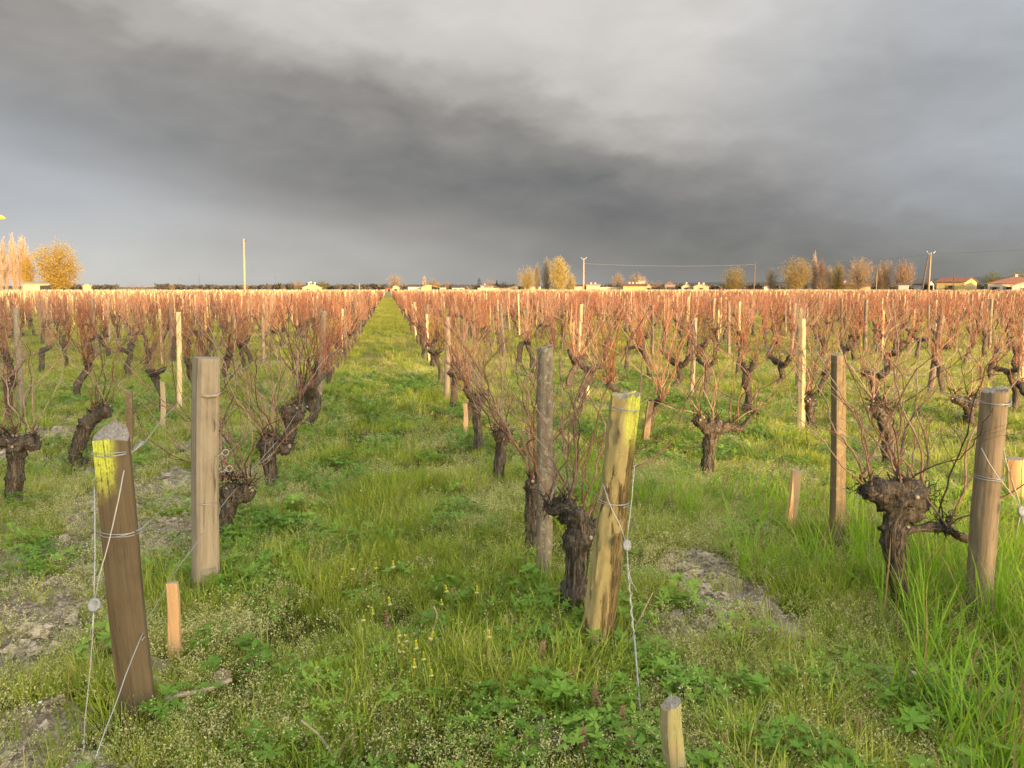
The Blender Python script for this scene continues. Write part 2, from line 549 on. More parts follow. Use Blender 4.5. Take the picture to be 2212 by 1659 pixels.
def plain(name, col, rough=0.8, metal=0.0, var=0.12, scale=6.0, bump=0.15):
    m, w = new_mat(name)
    oc = w.n('ShaderNodeTexCoord').outputs['Object']
    n = w.noise(oc, scale, 5, 0.65)
    c = w.mix(w.sst(n, 0.3, 0.7), tuple(k * (1 - var) for k in col), tuple(min(1, k * (1 + var)) for k in col))
    p = finish(w, c, rough, n, bump, 0.02)
    p.inputs['Metallic'].default_value = metal
    return m


M['wire'] = plain('galvanised_wire', (0.42, 0.43, 0.42), 0.45, 0.6, 0.1)
M['wire_bright'] = plain('bright_guy_wire', (0.44, 0.44, 0.41), 0.45, 0.3, 0.08)
M['disc'] = plain('grey_cast_tensioner', (0.25, 0.265, 0.265), 0.5, 0.2, 0.1, 60)
M['cable'] = plain('overhead_cable', (0.22, 0.21, 0.20), 0.6)
M['lamp_yellow'] = plain('yellow_lamp_shell', (0.75, 0.62, 0.08), 0.4)
M['cut'] = plain('pruning_cut', (0.34, 0.28, 0.20), 0.9)
M['soilclod'] = leafy('pale_dry_clod', [(0.20, 0.155, 0.105), (0.36, 0.295, 0.205), (0.56, 0.47, 0.34)], 0.0, 0.95, .35, .2)


# ------------------------------------------------------------------ ground
SOIL_SPOTS = [(-1.85, 3.3, 0.62, 0.9, 0.72), (-1.9, 5.0, 0.72, 1.4, 0.62), (-1.85, 8.0, 0.6, 2.0, 0.5), (-3.7, 9.0, 0.6, 2.5, 0.45), (1.75, 6.5, 0.4, 1.2, 0.45), (-1.5, 2.4, 0.4, 0.45, 0.7), (-1.7, 6.2, 0.4, 0.8, 0.45), (-1.3, 5.0, 0.3, 0.5, 0.5),
              (1.72, 3.85, 0.26, 0.42, 1.15), (1.45, 4.75, 0.25, 0.4, 0.95), (1.75, 3.15, 0.3, 0.3, 0.75), (1.25, 3.3, 0.2, 0.3, 0.6),
              (2.0, 2.62, 0.26, 0.16, 0.95), (0.35, 2.12, 0.2, 0.12, 0.6), (0.55, 2.5, 0.15, 0.15, 0.5), (-0.6, 5.9, 0.12, 0.2, 0.7), (-0.75, 2.4, 0.15, 0.15, 0.5), (-3.6, 6.5, 0.5, 1.2, 0.5), (3.6, 7.5, 0.4, 1.0, 0.35)]


def soil(x, y):
    x, y = np.asarray(x, float), np.asarray(y, float)
    s = np.zeros(np.broadcast(x, y).shape)
    for a, b, sx, sy, k in SOIL_SPOTS:
        s = s + k * np.exp(-((x - a) / sx) ** 2 - ((y - b) / sy) ** 2)
    n = fbm(x * 3.1, y * 3.1, 11, 4)
    row = np.abs(((x + 0.93) / 1.8 + 0.5) % 1 - 0.5) * 1.8
    s = s + 0.22 * sm(row, 0.45, 0.1) * (np.abs(x) > 0.5)
    return sm(s * (0.35 + 1.3 * n) + 0.35 * (n - 0.62), 0.30, 0.55)


def gz(x, y):
    s = soil(x, y)
    near = sm(np.hypot(x, y), 40, 12)
    z = 0.06 * (fbm(x * 0.8, y * 0.8, 3, 2) - 0.5) + 0.02 * (fbm(x * 4, y * 4, 5, 2) - 0.5)
    z = z + s * (0.075 * (np.abs(fbm(x * 7, y * 7, 21, 3) - 0.5) * 2) ** 0.8 + 0.034 * (fbm(x * 22, y * 22, 31, 2) - 0.5))
    return z * near


def axis(segs):
    out = []
    for a, b, st in segs:
        out.append(np.arange(a, b, st))
    return np.concatenate(out)


def build_ground():
    m, w = new_mat('ground_soil_and_sward')
    pos = w.n('ShaderNodeNewGeometry').outputs['Position']
    att = w.n('ShaderNodeAttribute', attribute_name='bare').outputs['Fac']
    far = w.n('ShaderNodeAttribute', attribute_name='plot').outputs['Fac']
    n = w.noise(pos, 0.7, 5, 0.6)
    n2 = w.noise(pos, 9, 5, 0.65)
    n3 = w.noise(pos, 45, 4, 0.7)
    sward = w.ramp(w.m('ADD', w.m('MULTIPLY', n, 0.5), w.m('MULTIPLY', n2, 0.5)), [(0.3, (0.085, 0.13, 0.028)), (0.5, (0.14, 0.18, 0.045)), (0.7, (0.24, 0.24, 0.085))])
    dirt = w.ramp(w.m('ADD', w.m('MULTIPLY', n2, 0.5), w.m('MULTIPLY', n3, 0.5)), [(0.34, (0.13, 0.10, 0.066)), (0.48, (0.31, 0.25, 0.17)), (0.62, (0.52, 0.43, 0.31))])
    plot = w.ramp(n, [(0.35, (0.20, 0.15, 0.07)), (0.65, (0.32, 0.25, 0.12))])
    f = w.sst(w.m('ADD', att, w.m('MULTIPLY', w.m('SUBTRACT', n3, 0.5), 0.6)), 0.35, 0.65)
    py = w.n('ShaderNodeSeparateXYZ', {0: pos}).outputs[1]
    litter = w.ramp(n2, [(0.35, (0.035, 0.036, 0.011)), (0.65, (0.095, 0.085, 0.03))])  # ground litter darkened, shade between the blades put into its colour
    rough = w.ramp(w.m('ADD', w.m('MULTIPLY', n, 0.45), w.m('MULTIPLY', n3, 0.55)), [(0.32, (0.08, 0.11, 0.02)), (0.46, (0.16, 0.18, 0.04)), (0.58, (0.25, 0.225, 0.085)), (0.68, (0.33, 0.27, 0.15))])
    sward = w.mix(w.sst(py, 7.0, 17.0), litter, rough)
    col = w.mix(f, sward, dirt)
    col = w.mix(far, col, plot)
    finish(w, col, 0.95, w.m('ADD', n2, w.m('MULTIPLY', n3, 0.8)), 1.0, 0.05, 0.1)
    xs = axis([(-6000, -600, 900), (-600, -60, 45), (-60, -8, 2.6), (-8, -3.2, 0.16), (-3.2, 4.2, 0.036), (4.2, 8, 0.16), (8, 60, 2.6), (60, 600, 45), (600, 6001, 900)])
    ys = axis([(-600, -20, 40), (-20, 1.2, 1.06), (1.2, 6.5, 0.036), (6.5, 14, 0.12), (14, 40, 1.0), (40, 120, 5), (120, 400, 25), (400, 1000, 100), (1000, 8001, 1000)])
    X, Y = np.meshgrid(xs, ys)
    nx, ny = len(xs), len(ys)
    X, Y = X.ravel(), Y.ravel()
    Z = gz(X, Y)
    me = bpy.data.meshes.new('ground')
    i = (np.arange(ny - 1)[:, None] * nx + np.arange(nx - 1)[None, :]).ravel()
    Q = np.stack([i, i + 1, i + nx + 1, i + nx], 1)
    me.vertices.add(nx * ny)
    me.vertices.foreach_set('co', np.stack([X, Y, Z], 1).ravel())
    me.loops.add(Q.size)
    me.loops.foreach_set('vertex_index', Q.ravel().astype(np.int32))
    me.polygons.add(len(Q))
    me.polygons.foreach_set('loop_start', (np.arange(len(Q)) * 4).astype(np.int32))
    me.polygons.foreach_set('use_smooth', np.ones(len(Q), bool))
    me.update(calc_edges=True)
    a = me.attributes.new('bare', 'FLOAT', 'POINT')
    a.data.foreach_set('value', soil(X, Y) * sm(np.hypot(X, Y), 60, 20))
    b = me.attributes.new('plot', 'FLOAT', 'POINT')
    b.data.foreach_set('value', sm(Y, 118, 122) * 0.9)
    me.materials.append(m)
    obj('ground', me, kind='structure', label='grassy vineyard soil running flat to the horizon')


build_ground()


# ------------------------------------------------------------------ scatter (uncountable ground cover)
def scatter(name, protos, P, rot, scl, idx, label):
    """One object of kind stuff: copies of a few small meshes on given points."""
    col = bpy.data.collections.new(name + '_kinds')
    for k, me in enumerate(protos):
        col.objects.link(bpy.data.objects.new(f'{name}_{k:02d}', me))
    me = bpy.data.meshes.new(name)
    me.vertices.add(len(P))
    me.vertices.foreach_set('co', np.asarray(P, np.float32).ravel())
    for nm, typ, arr, key in (('rot', 'FLOAT_VECTOR', rot, 'vector'), ('scl', 'FLOAT', scl, 'value'), ('idx', 'INT', idx, 'value')):
        at = me.attributes.new(nm, typ, 'POINT')
        at.data.foreach_set(key, np.asarray(arr, np.int32 if typ == 'INT' else np.float32).ravel())
    g = bpy.data.node_groups.new(name + '_nodes', 'GeometryNodeTree')
    g.interface.new_socket('Geometry', in_out='INPUT', socket_type='NodeSocketGeometry')
    g.interface.new_socket('Geometry', in_out='OUTPUT', socket_type='NodeSocketGeometry')
    nd, lk = g.nodes, g.links
    gi, go = nd.new('NodeGroupInput'), nd.new('NodeGroupOutput')
    ci = nd.new('GeometryNodeCollectionInfo')
    ci.inputs['Collection'].default_value = col
    ci.inputs['Separate Children'].default_value = True
    ci.inputs['Reset Children'].default_value = True
    ip = nd.new('GeometryNodeInstanceOnPoints')
    ip.inputs['Pick Instance'].default_value = True

    def named(nm, typ):
        a = nd.new('GeometryNodeInputNamedAttribute')
        a.data_type = typ
        a.inputs['Name'].default_value = nm
        return a.outputs[0]
    lk.new(gi.outputs[0], ip.inputs['Points'])
    lk.new(ci.outputs[0], ip.inputs['Instance'])
    lk.new(named('idx', 'INT'), ip.inputs['Instance Index'])
    e2r = nd.new('FunctionNodeEulerToRotation')
    lk.new(named('rot', 'FLOAT_VECTOR'), e2r.inputs[0])
    lk.new(e2r.outputs[0], ip.inputs['Rotation'])
    lk.new(named('scl', 'FLOAT'), ip.inputs['Scale'])
    lk.new(ip.outputs[0], go.inputs[0])
    o = obj(name, me, kind='stuff', label=label)
    md = o.modifiers.new('scatter', 'NODES')
    md.node_group = g
    return o


def blade(mb, base, az, lean, h, wd, curl, mi=0, seg=3):
    """One grass blade: a narrow strip that leans, bends over and tapers to a point."""
    d = np.array([math.cos(az), math.sin(az), 0])
    s = np.array([-math.sin(az), math.cos(az), 0])
    V, F = [], []
    p = np.asarray(base, float)
    a = lean
    for k in range(seg):
        wk = wd * (1 - 0.55 * (k / seg) ** 1.5) * .5
        V += [p - s * wk, p + s * wk]
        p = p + (d * math.sin(a) + np.array([0, 0, math.cos(a)])) * (h / seg)
        a += curl / seg
    V.append(p)
    for k in range(seg - 1):
        F.append((2 * k, 2 * k + 1, 2 * k + 3, 2 * k + 2))
    F.append((2 * seg - 2, 2 * seg - 1, 2 * seg))
    mb.add(V, F, mi)
    return p


def leaf_quad(mb, p, d, up, l, wd, mi=0):
    d = np.asarray(d, float)
    d = d / (np.linalg.norm(d) + 1e-9)
    s = np.cross(d, up)
    s = s / (np.linalg.norm(s) + 1e-9)
    p = np.asarray(p, float)
    mb.add([p, p + d * l * .55 - s * wd * .5, p + d * l, p + d * l * .55 + s * wd * .5], [(0, 1, 2, 3)], mi)


def p_tuft(seed, n, rad, h0, h1, wd, lean, curl, mats, straw=0.0):
    r = random.Random(seed)
    mb = MB()
    for _ in range(n):
        a, q = r.uniform(0, 6.283), rad * math.sqrt(r.random())
        b = (q * math.cos(a), q * math.sin(a), -0.01)
        az = a + r.gauss(0, 0.9)
        blade(mb, b, az, abs(r.gauss(0, lean)) + 0.25 * lean * q / rad, r.uniform(h0, h1), wd * r.uniform(.6, 1.3), abs(r.gauss(curl, curl * .5)), 1 if r.random() < straw else 0)
    return mb.mesh('tuft', mats, False)


def p_seed(seed, n, rad, h0, h1):
    """Annual meadow grass gone to seed: thin stalks carrying loose pale panicles."""
    r = random.Random(seed)
    mb = MB()
    for _ in range(n):
        a, q = r.uniform(0, 6.283), rad * math.sqrt(r.random())
        az = a + r.gauss(0, .7)
        h = r.uniform(h0, h1)
        b = np.array((q * math.cos(a), q * math.sin(a), -0.01))
        tip = blade(mb, b, az, abs(r.gauss(.25, .3)), h, 0.0016, r.uniform(.1, .9), 0, 2)
        k = r.randint(5, 9)
        for j in range(k):
            t = j / k
            c = b + (tip - b) * (0.55 + 0.45 * t)
            e = r.uniform(0, 6.283)
            o = np.array([math.cos(e), math.sin(e), r.uniform(-.1, .8)])
            c = c + o * (0.018 * (1 - t) + 0.002) * r.uniform(.3, 1)
            leaf_quad(mb, c, o + np.array([0, 0, .3]), np.array([r.uniform(-1, 1), r.uniform(-1, 1), .5]), r.uniform(.006, .011), r.uniform(.0028, .0048), 1)
    for _ in range(n):
        a, q = r.uniform(0, 6.283), rad * math.sqrt(r.random())
        blade(mb, (q * math.cos(a), q * math.sin(a), -.01), a, abs(r.gauss(.5, .3)), r.uniform(.03, h0), .002, r.uniform(.3, 1.2), 2, 2)
    return mb.mesh('seedtuft', [M['seedstalk'], M['seed'], M['grass']], False)


def p_leafy(seed, n, rad, hmin, hmax, lobes, l, wd, mat):
    """Low herb: stalked leaves cut into fingers."""
    r = random.Random(seed)
    mb = MB()
    for _ in range(n):
        a, q = r.uniform(0, 6.283), rad * math.sqrt(r.random())
        h = r.uniform(hmin, hmax)
        c = np.array([q * math.cos(a), q * math.sin(a), h])
        blade(mb, (c[0] * .5, c[1] * .5, -.01), a, math.atan2(q * .5, h), h * 1.05, .002, 0, 0, 1)
        tx, ty = r.gauss(0, .35), r.gauss(0, .35)
        e0 = r.uniform(0, 6.283)
        s = r.uniform(.7, 1.25)
        k = lobes if lobes < 5 else r.randint(lobes - 1, lobes + 1)
        for j in range(k):
            e = e0 + (j / k) * 5.4
            d = np.array([math.cos(e), math.sin(e), 0.12 + tx * math.cos(e) + ty * math.sin(e)])
            leaf_quad(mb, c, d, np.array([0, 0, 1.0]), l * s * r.uniform(.8, 1.1), wd * s, 0)
    return mb.mesh('herb', [mat], False)


def p_weed(seed, n, rad, h, l):
    r = random.Random(seed)
    mb = MB()
    for _ in range(n):
        a, q = r.uniform(0, 6.283), rad * math.sqrt(r.random())
        c = np.array([q * math.cos(a), q * math.sin(a), r.uniform(.0, h) * (1 - .5 * q / rad)])
        e = r.uniform(0, 6.283)
        leaf_quad(mb, c, (math.cos(e), math.sin(e), r.uniform(-.2, .7)), np.array([r.gauss(0, .4), r.gauss(0, .4), 1]), l * r.uniform(.6, 1.3), l * r.uniform(.4, .65), 0)
    return mb.mesh('weed', [M['weed']], False)


def pts(n, x0, x1, y0, y1, dens, margin=1.0, seed=1):
    """Random points thinned by a density function (0..1) and kept near the view."""
    g = np.random.default_rng(seed)
    x, y = g.uniform(x0, x1, n), g.uniform(y0, y1, n)
    k = in_view(x, y, margin) & (g.random(n) < dens(x, y))
    return x[k], y[k]


TALL_SPOTS = [(2.60, 3.25, .42, .55, 1.0), (2.95, 2.6, .55, .5, 1.0), (2.25, 3.75, .35, .35, .75), (2.35, 2.3, .4, .35, .8), (2.7, 4.4, .4, .5, .6), (2.75, 1.8, .6, .4, .9), (2.1, 4.9, .3, .4, .4), (3.4, 3.4, .5, .8, .6), (1.6, 5.4, .3, .5, .3), (1.85, 1.95, .25, .2, .35)]
LEAF_SPOTS = [(.85, 3.0, .34, .32, 1), (.72, 2.55, .34, .3, 1), (1.1, 2.3, .35, .3, .9), (.7, 3.5, .25, .4, .9), (-.9, 4.15, .3, .35, 1), (-.78, 4.75, .25, .4, .9), (-.1, 2.3, .35, .25, .75), (.3, 2.6, .3, .25, .6), (1.25, 1.95, .4, .25, .9), (-.75, 6.3, .2, .5, .6), (-2.2, 4.5, .3, .3, .5), (-2.7, 4.6, .3, .3, .7), (.45, 12.4, .3, .9, .9), (-.6, 12.2, .3, 1.2, .9), (1.9, 2.35, .3, .2, .5), (-2.0, 2.6, .4, .3, .35), (2.6, 8, .6, 1.5, .5), (3.9, 9, .5, 2.0, .5)]


def spots(S):
    def f(x, y):
        t = np.zeros(x.shape)
        for a, b, sx, sy, k in S:
            t = np.maximum(t, k * np.exp(-((x - a) / sx) ** 2 - ((y - b) / sy) ** 2))
        return t
    return f


tall_d, leaf_d = spots(TALL_SPOTS), spots(LEAF_SPOTS)


def place(name, protos, x, y, s0, s1, label, tilt=.12, seed=3, sf=None):
    g = np.random.default_rng(seed)
    n = len(x)
    rot = np.stack([g.normal(0, tilt, n), g.normal(0, tilt, n), g.uniform(0, 6.283, n)], 1)
    sc = g.uniform(s0, s1, n)
    if sf is not None:
        sc = sc * sf(x, y)
    scatter(name, protos, np.stack([x, y, gz(x, y)], 1), rot, sc, g.integers(0, len(protos), n), label)
    print(name, n)


def build_cover():
    bare = lambda x, y: 1 - soil(x, y)
    alley = lambda x: sm(np.abs(x), .75, .35)
    patch = lambda x, y, s: fbm(x * 1.7, y * 1.7, s, 3)
    # fine green grass
    fine = [p_tuft(i, 44, .07, .05, .17, .0032, .42, .8, [M['grass'], M['straw']], .05) for i in range(5)]
    xs, ys = [], []
    for n, y0, y1, x0, x1, k, s in ((40000, .9, 6.5, -6.2, 7.2, 1.0, 41), (34000, 6.5, 16, -14, 15, .85, 42)):
        x, y = pts(n, x0, x1, y0, y1, lambda x, y: (.08 + .92 * bare(x, y)) * (.25 + .75 * sm(patch(x, y, 61), .35, .6) * (.55 + .45 * alley(x))) * k, 2.4, s)
        xs.append(x); ys.append(y)
    x, y = np.concatenate(xs), np.concatenate(ys)
    place('meadow_grass', fine, x, y, .6, 1.25, 'fine green meadow grass covering the alley and vine rows', sf=lambda x, y: .7 + .6 * sm(patch(x, y, 71), .4, .7))
    # seeding grass, yellowish
    seeds = [p_seed(i + 20, 20, .07, .05, .13) for i in range(5)]
    xs, ys = [], []
    for n, y0, y1, x0, x1, k, s in ((23000, .9, 6.5, -6.2, 7.2, .9, 43), (23000, 6.5, 17, -14, 15, .8, 44)):
        x, y = pts(n, x0, x1, y0, y1, lambda x, y: (.18 + .82 * bare(x, y)) * (.10 + .80 * sm(patch(x, y, 81) + .12 * sm(np.abs(x), .3, .6), .42, .60)) * k, 2.4, s)
        xs.append(x); ys.append(y)
    x, y = np.concatenate(xs), np.concatenate(ys)
    place('seeding_grass', seeds, x, y, .7, 1.3, 'pale annual grass gone to seed between the vine rows')
    # herbs with fingered leaves
    herbs = [p_leafy(i + 40, 16, .09, .03, .10, 6, .030, .011, M['leaf']) for i in range(4)] + [p_leafy(i + 50, 14, .09, .02, .08, 5, .034, .016, M['leaf']) for i in range(3)]
    x, y = pts(19000, -6.5, 7.5, .9, 14, lambda x, y: np.maximum(leaf_d(x, y), (.05 + .35 * sm(patch(x * 1.4, y * 1.4, 23), .58, .7)) * bare(x, y)), 2.2, 45)
    place('leafy_herbs', herbs, x, y, .8, 1.6, 'low cinquefoil and cranesbill leaves at the feet of the posts')
    # small yellowish weeds
    weeds = [p_weed(i + 60, 90, .10, .07, .013) for i in range(4)]
    x, y = pts(30000, -12, 15, 1.0, 16, lambda x, y: (.22 + .78 * bare(x, y)) * (.08 + .7 * sm(patch(x, y, 91) + .10 * sm(np.abs(x), .5, 2.0), .5, .66)), 2.2, 46)
    place('chickweed', weeds, x, y, .6, 1.3, 'yellowish chickweed mats between grass and bare soil')
    # tall bright grass by the right-hand end post
    tall = [p_tuft(i + 80, 26, .06, .22, .52, .0062, .30, .7, [M['tall'], M['straw']], .10) for i in range(5)]
    x, y = pts(3600, 1.2, 6.0, 1.0, 6.2, lambda x, y: tall_d(x, y) * .55, 2.0, 47)
    place('tall_grass', tall, x, y, .6, 1.1, 'tall bright green grass around a leaning vine and end post', .16)
    x, y = pts(900, -3.2, 2.5, 1.5, 7, lambda x, y: .10 * bare(x, y) + .5 * sm(patch(x * 1.5, y * 1.5, 33), .66, .75), .5, 48)
    mid = [p_tuft(i + 90, 22, .05, .12, .28, .0038, .38, .9, [M['grass'], M['straw']], .06) for i in range(4)]
    place('coarse_grass', mid, x, y, .6, 1.1, 'coarser grass tufts standing above the sward')
    # sward further off: larger, sparser mats
    mats = [p_tuft(i + 100, 110, .30, .05, .15, .006, .5, .8, [M['grass'], M['straw']], q) for i, q in enumerate((.10, .25, .6))] + [p_weed(i + 110, 160, .3, .07, .03) for i in range(1)] 
    x, y = pts(46000, -46, 46, 14, 62, lambda x, y: sm(y, 75, 14) * (.12 + .88 * sm(patch(x * .9, y * .9, 14), .38, .6)), 1, 49)
    x2, y2 = pts(9000, -.85, .75, 30, 118, lambda x, y: np.ones(x.shape), 1, 50)
    x, y = np.concatenate([x, x2]), np.concatenate([y, y2])
    place('distant_sward', mats, x, y, .8, 1.4, 'rough green sward under the further vine rows')
    # dry crumbs of earth on the bare patches
    cl = []
    for k in range(4):
        mb = MB()
        mb.blob((0, 0, .1), 1.0, 200 + k, 13, 9, 0, .62, (1, .85, .6))
        cl.append(mb.mesh('clod', [M['soilclod']], False))
    x, y = pts(130000, -3.6, 4, 1.5, 8, lambda x, y: soil(x, y) * .9 * sm(vnoise(x * 5, y * 5, 4), .2, .7), .3, 51)
    g = np.random.default_rng(8)
    n = len(x)
    xb, yb = pts(9000, -4.2, 4, 1.5, 11, lambda x, y: soil(x, y) * .75, .3, 52)
    nb = len(xb)
    scatter('soil_lumps', cl, np.stack([xb, yb, gz(xb, yb) - .006], 1), np.stack([g.normal(0, .25, nb), g.normal(0, .25, nb), g.uniform(0, 6.28, nb)], 1),
            g.uniform(.018, .046, nb), g.integers(0, 4, nb), 'lumpy half-buried clods of pale soil on the bare patches')
    scatter('soil_clods', cl, np.stack([x, y, gz(x, y)], 1), np.stack([g.normal(0, .5, n), g.normal(0, .5, n), g.uniform(0, 6.28, n)], 1),
            np.minimum(np.exp(g.normal(-5.0, .55, n)), .016), g.integers(0, 4, n), 'crumbly pale clods of dry soil on the bare patches')
    print('clods', n)


build_cover()


# ------------------------------------------------------------------ vines
def ridges(seed, k, amp, lump):
    r = random.Random(seed)
    ph = [r.uniform(0, 6.28) for _ in range(8)]

    def f(ang, t, i):
        tw = 2.2 * t + ph[7]
        a = ang + tw
        return (1 + amp * (np.abs(np.sin(k * a * .5 + ph[0] + .8 * math.sin(9 * t + ph[1]))) - .5)
                + .5 * amp * np.sin(k * 1.7 * a + ph[2] + 11 * t) + .4 * amp * np.sin(3 * k * a + 31 * t + ph[5])
                + lump * np.sin(2 * a + ph[3] + 8 * t) + lump * .8 * np.sin(3 * a + ph[4] - 13 * t))
    return f


def gnarl(mb, ctrl, seed, sides, rings, amp=.16, lump=.10):
    """Twisting woody limb: ctrl rows are x, y, z, radius."""
    S = spline(ctrl, rings)
    r = random.Random(seed)
    ph = [r.uniform(0, 6.28) for _ in range(4)]
    t = np.linspace(0, 1, rings)
    rad = np.maximum(S[:, 3], .004) * (1 + .10 * np.sin(17 * t + ph[0]) + .07 * np.sin(31 * t + ph[1]))
    P = S[:, :3].copy()
    P[:, 0] += .006 * np.sin(13 * t + ph[2])
    P[:, 1] += .006 * np.sin(11 * t + ph[3])
    mb.tube(P, rad, sides, fn=ridges(seed, 9, amp, lump))


def cane_path(r, p, d, L, n=12, up=.42, wob=.165):
    p = np.array(p, float)
    d = np.array(d, float)
    d /= np.linalg.norm(d)
    out = [p.copy()]
    s = 1
    for k in range(n):
        d = d + np.array([r.gauss(0, wob), r.gauss(0, wob), r.gauss(0, wob * .6)]) + np.array([0, 0, up * (.12 if k < n * .7 else .03)])
        z = np.cross(d, [0, 0, 1.0])
        d = d + z * .10 * s
        s = -s
        d /= np.linalg.norm(d)
        p = p + d * L / n
        out.append(p.copy())
    return np.array(out)


def add_cane(mb, r, p, d, L, r0, n=12, sides=5, lat=.5, nodes=True, wob=.165):
    P = cane_path(r, p, d, L, n, .42, wob)
    t = np.linspace(0, 1, n + 1)
    rad = r0 * (1 - .62 * t)
    if nodes:
        Q, q = [], []
        for i in range(n + 1):                      # swollen joints at every bud
            if 0 < i < n:
                e = (P[i + 1] - P[i - 1]) * .5
                for o, k in ((-.12, 1.0), (0, 1.45), (.12, 1.0)):
                    Q.append(P[i] + e * o)
                    q.append(rad[i] * k)
            else:
                Q.append(P[i]); q.append(rad[i])
        mb.tube(Q, q, sides, caps=False)
    else:
        mb.tube(P, rad, sides, caps=False)
    for i in range(2, n):
        if r.random() < lat * .35:
            dd = (P[i] - P[i - 1]) / (L / n) + np.array([r.gauss(0, .7), r.gauss(0, .7), r.uniform(.0, .6)])
            P2 = cane_path(r, P[i], dd, L * r.uniform(.10, .42), 5, .2, .22)
            mb.tube(P2, rad[i] * .5 * (1 - .5 * np.linspace(0, 1, 6)), max(3, sides - 2), caps=False)
    return P


def spurs(mb, r, c, n, l, sides=3):
    """The dark tangle of old spurs and dried tendrils round a vine's head."""
    for _ in range(n):
        d = np.array([r.gauss(0, 1), r.gauss(0, 1), r.gauss(.35, .9)])
        d /= np.linalg.norm(d)
        p = np.asarray(c) + d * r.uniform(.3, 1) * .07
        P = [p]
        for k in range(4):
            d = d + np.array([r.gauss(0, .55), r.gauss(0, .55), r.gauss(0, .5)])
            d /= np.linalg.norm(d)
            P.append(P[-1] + d * l * r.uniform(.15, .3))
        mb.tube(P, [.0026, .0022, .0018, .0013, .0008], sides, caps=False)


class VineSpec:
    """Limb control rows (x, y, z, radius) of one vine's trunk and arms, local to its foot."""
    def __init__(self, trunk, arms, knobs, heads):
        self.trunk, self.arms, self.knobs, self.heads = trunk, arms, knobs, heads


def random_spec(seed):
    r = random.Random(seed)
    h = r.uniform(.36, .62)
    lx, ly = r.gauss(0, .07), r.gauss(0, .10)
    k = r.uniform(.72, 1.12)
    tr = [(0, 0, -.06, .062 * k), (lx * .1 + r.gauss(0, .01), ly * .2, .06, .05 * k), (lx * .4 + r.gauss(0, .03), ly * .5 + r.gauss(0, .03), h * .45, .043 * k), (lx * .8 + r.gauss(0, .02), ly * .9, h * .8, .046 * k), (lx, ly, h, .052 * k)]
    arms, heads, knobs = [], [], [((lx, ly, h - .02), .054 * k)]
    n = r.choice((1, 2, 2, 2, 3))
    for i in range(n):
        a = (0 if i == 0 else math.pi) + r.gauss(0, .5) + (math.pi / 2 if i == 2 else 0)
        l = r.uniform(.10, .26)
        dx, dy = math.sin(a) * l * .6, math.cos(a) * l
        up = r.uniform(.0, .14)
        e = (lx + dx, ly + dy, h + up)
        arms.append([(lx, ly, h - .03, .046 * k), (lx + dx * .5, ly + dy * .5, h + up * .2, .040 * k), (*e, .036 * k)])
        heads.append(e)
        knobs.append((e, .042 * k))
    if not heads:
        heads.append((lx, ly, h))
    return VineSpec(tr, arms, knobs, heads)


def trunk_mesh(spec, seed, hi):
    mb = MB()
    gnarl(mb, spec.trunk, seed, 30 if hi else 11, 44 if hi else 14)
    for i, a in enumerate(spec.arms):
        gnarl(mb, a, seed + 10 + i, 24 if hi else 9, 26 if hi else 8, .2, .14)
    for i, (c, r) in enumerate(spec.knobs):
        mb.blob(c, r * .82, seed + 30 + i, 22 if hi else 10, 14 if hi else 7, 0, .5)
    if hi:                                            # shreds of peeling bark, and pale pruning cuts on the head
        r = random.Random(seed + 77)
        for limb, cnt in [(spec.trunk, 150)] + [(a, 50) for a in spec.arms]:
            S = spline(limb, 60)
            for _ in range(cnt):
                i0 = r.randrange(2, 46)
                k = r.randint(6, 13)
                a = r.uniform(0, 6.283)
                wd = r.uniform(.0025, .006)
                V = []
                lift = r.uniform(.0, .010)
                for q in range(4):
                    j = min(59, i0 + q * k // 3)
                    t = S[min(59, j + 1), :3] - S[j - 1, :3]
                    t = t / (np.linalg.norm(t) + 1e-9)
                    u = np.cross(t, (math.cos(a), math.sin(a), .01))
                    u = u / (np.linalg.norm(u) + 1e-9)
                    o = np.cross(u, t)
                    p = S[j, :3] + o * (S[j, 3] * 1.03 + .002 + lift * (q / 3) ** 2) 
                    h_ = wd * (1 - .6 * abs(q - 1.5) / 1.5)
                    V += [p - u * h_, p + u * h_]
                    a += r.gauss(0, .05)
                mb.add(V, [(0, 1, 3, 2), (2, 3, 5, 4), (4, 5, 7, 6)], 1 if r.random() < .6 else 0)
        for c, rad in spec.knobs:
            for _ in range(4):
                d = np.array([r.gauss(0, 1), r.gauss(0, 1), r.gauss(.6, .6)])
                d /= np.linalg.norm(d)
                p = np.asarray(c) + d * rad * .80
                mb.tube([p, p + d * .016, p + d * .018], [.011, .010, .0085], 7, 2)
            for _ in range(26):                       # coiling shreds round the knob
                a, e = r.uniform(0, 6.283), r.uniform(-.7, 1.2)
                V = []
                wd = r.uniform(.002, .005)
                for q in range(4):
                    o = np.array([math.cos(a) * math.cos(e), math.sin(a) * math.cos(e), math.sin(e)])
                    p = np.asarray(c) + o * (rad * r.uniform(.80, .95))
                    V += [p - np.array([0, 0, wd]), p + np.array([0, 0, wd])]
                    a += r.uniform(.12, .3)
                    e += r.gauss(0, .12)
                mb.add(V, [(0, 1, 3, 2), (2, 3, 5, 4), (4, 5, 7, 6)], 1 if r.random() < .5 else 0)
        return mb.mesh('trunk', [M['bark'], M['shred'], M['cut']])
    return mb.mesh('trunk', [M['bark']])


def vine_head_points(spec, r, n):
    out = []
    for i in range(n):
        h = spec.heads[i % len(spec.heads)]
        out.append((h[0] + r.gauss(0, .03), h[1] + r.gauss(0, .03), h[2] + r.uniform(.0, .05)))
    return out


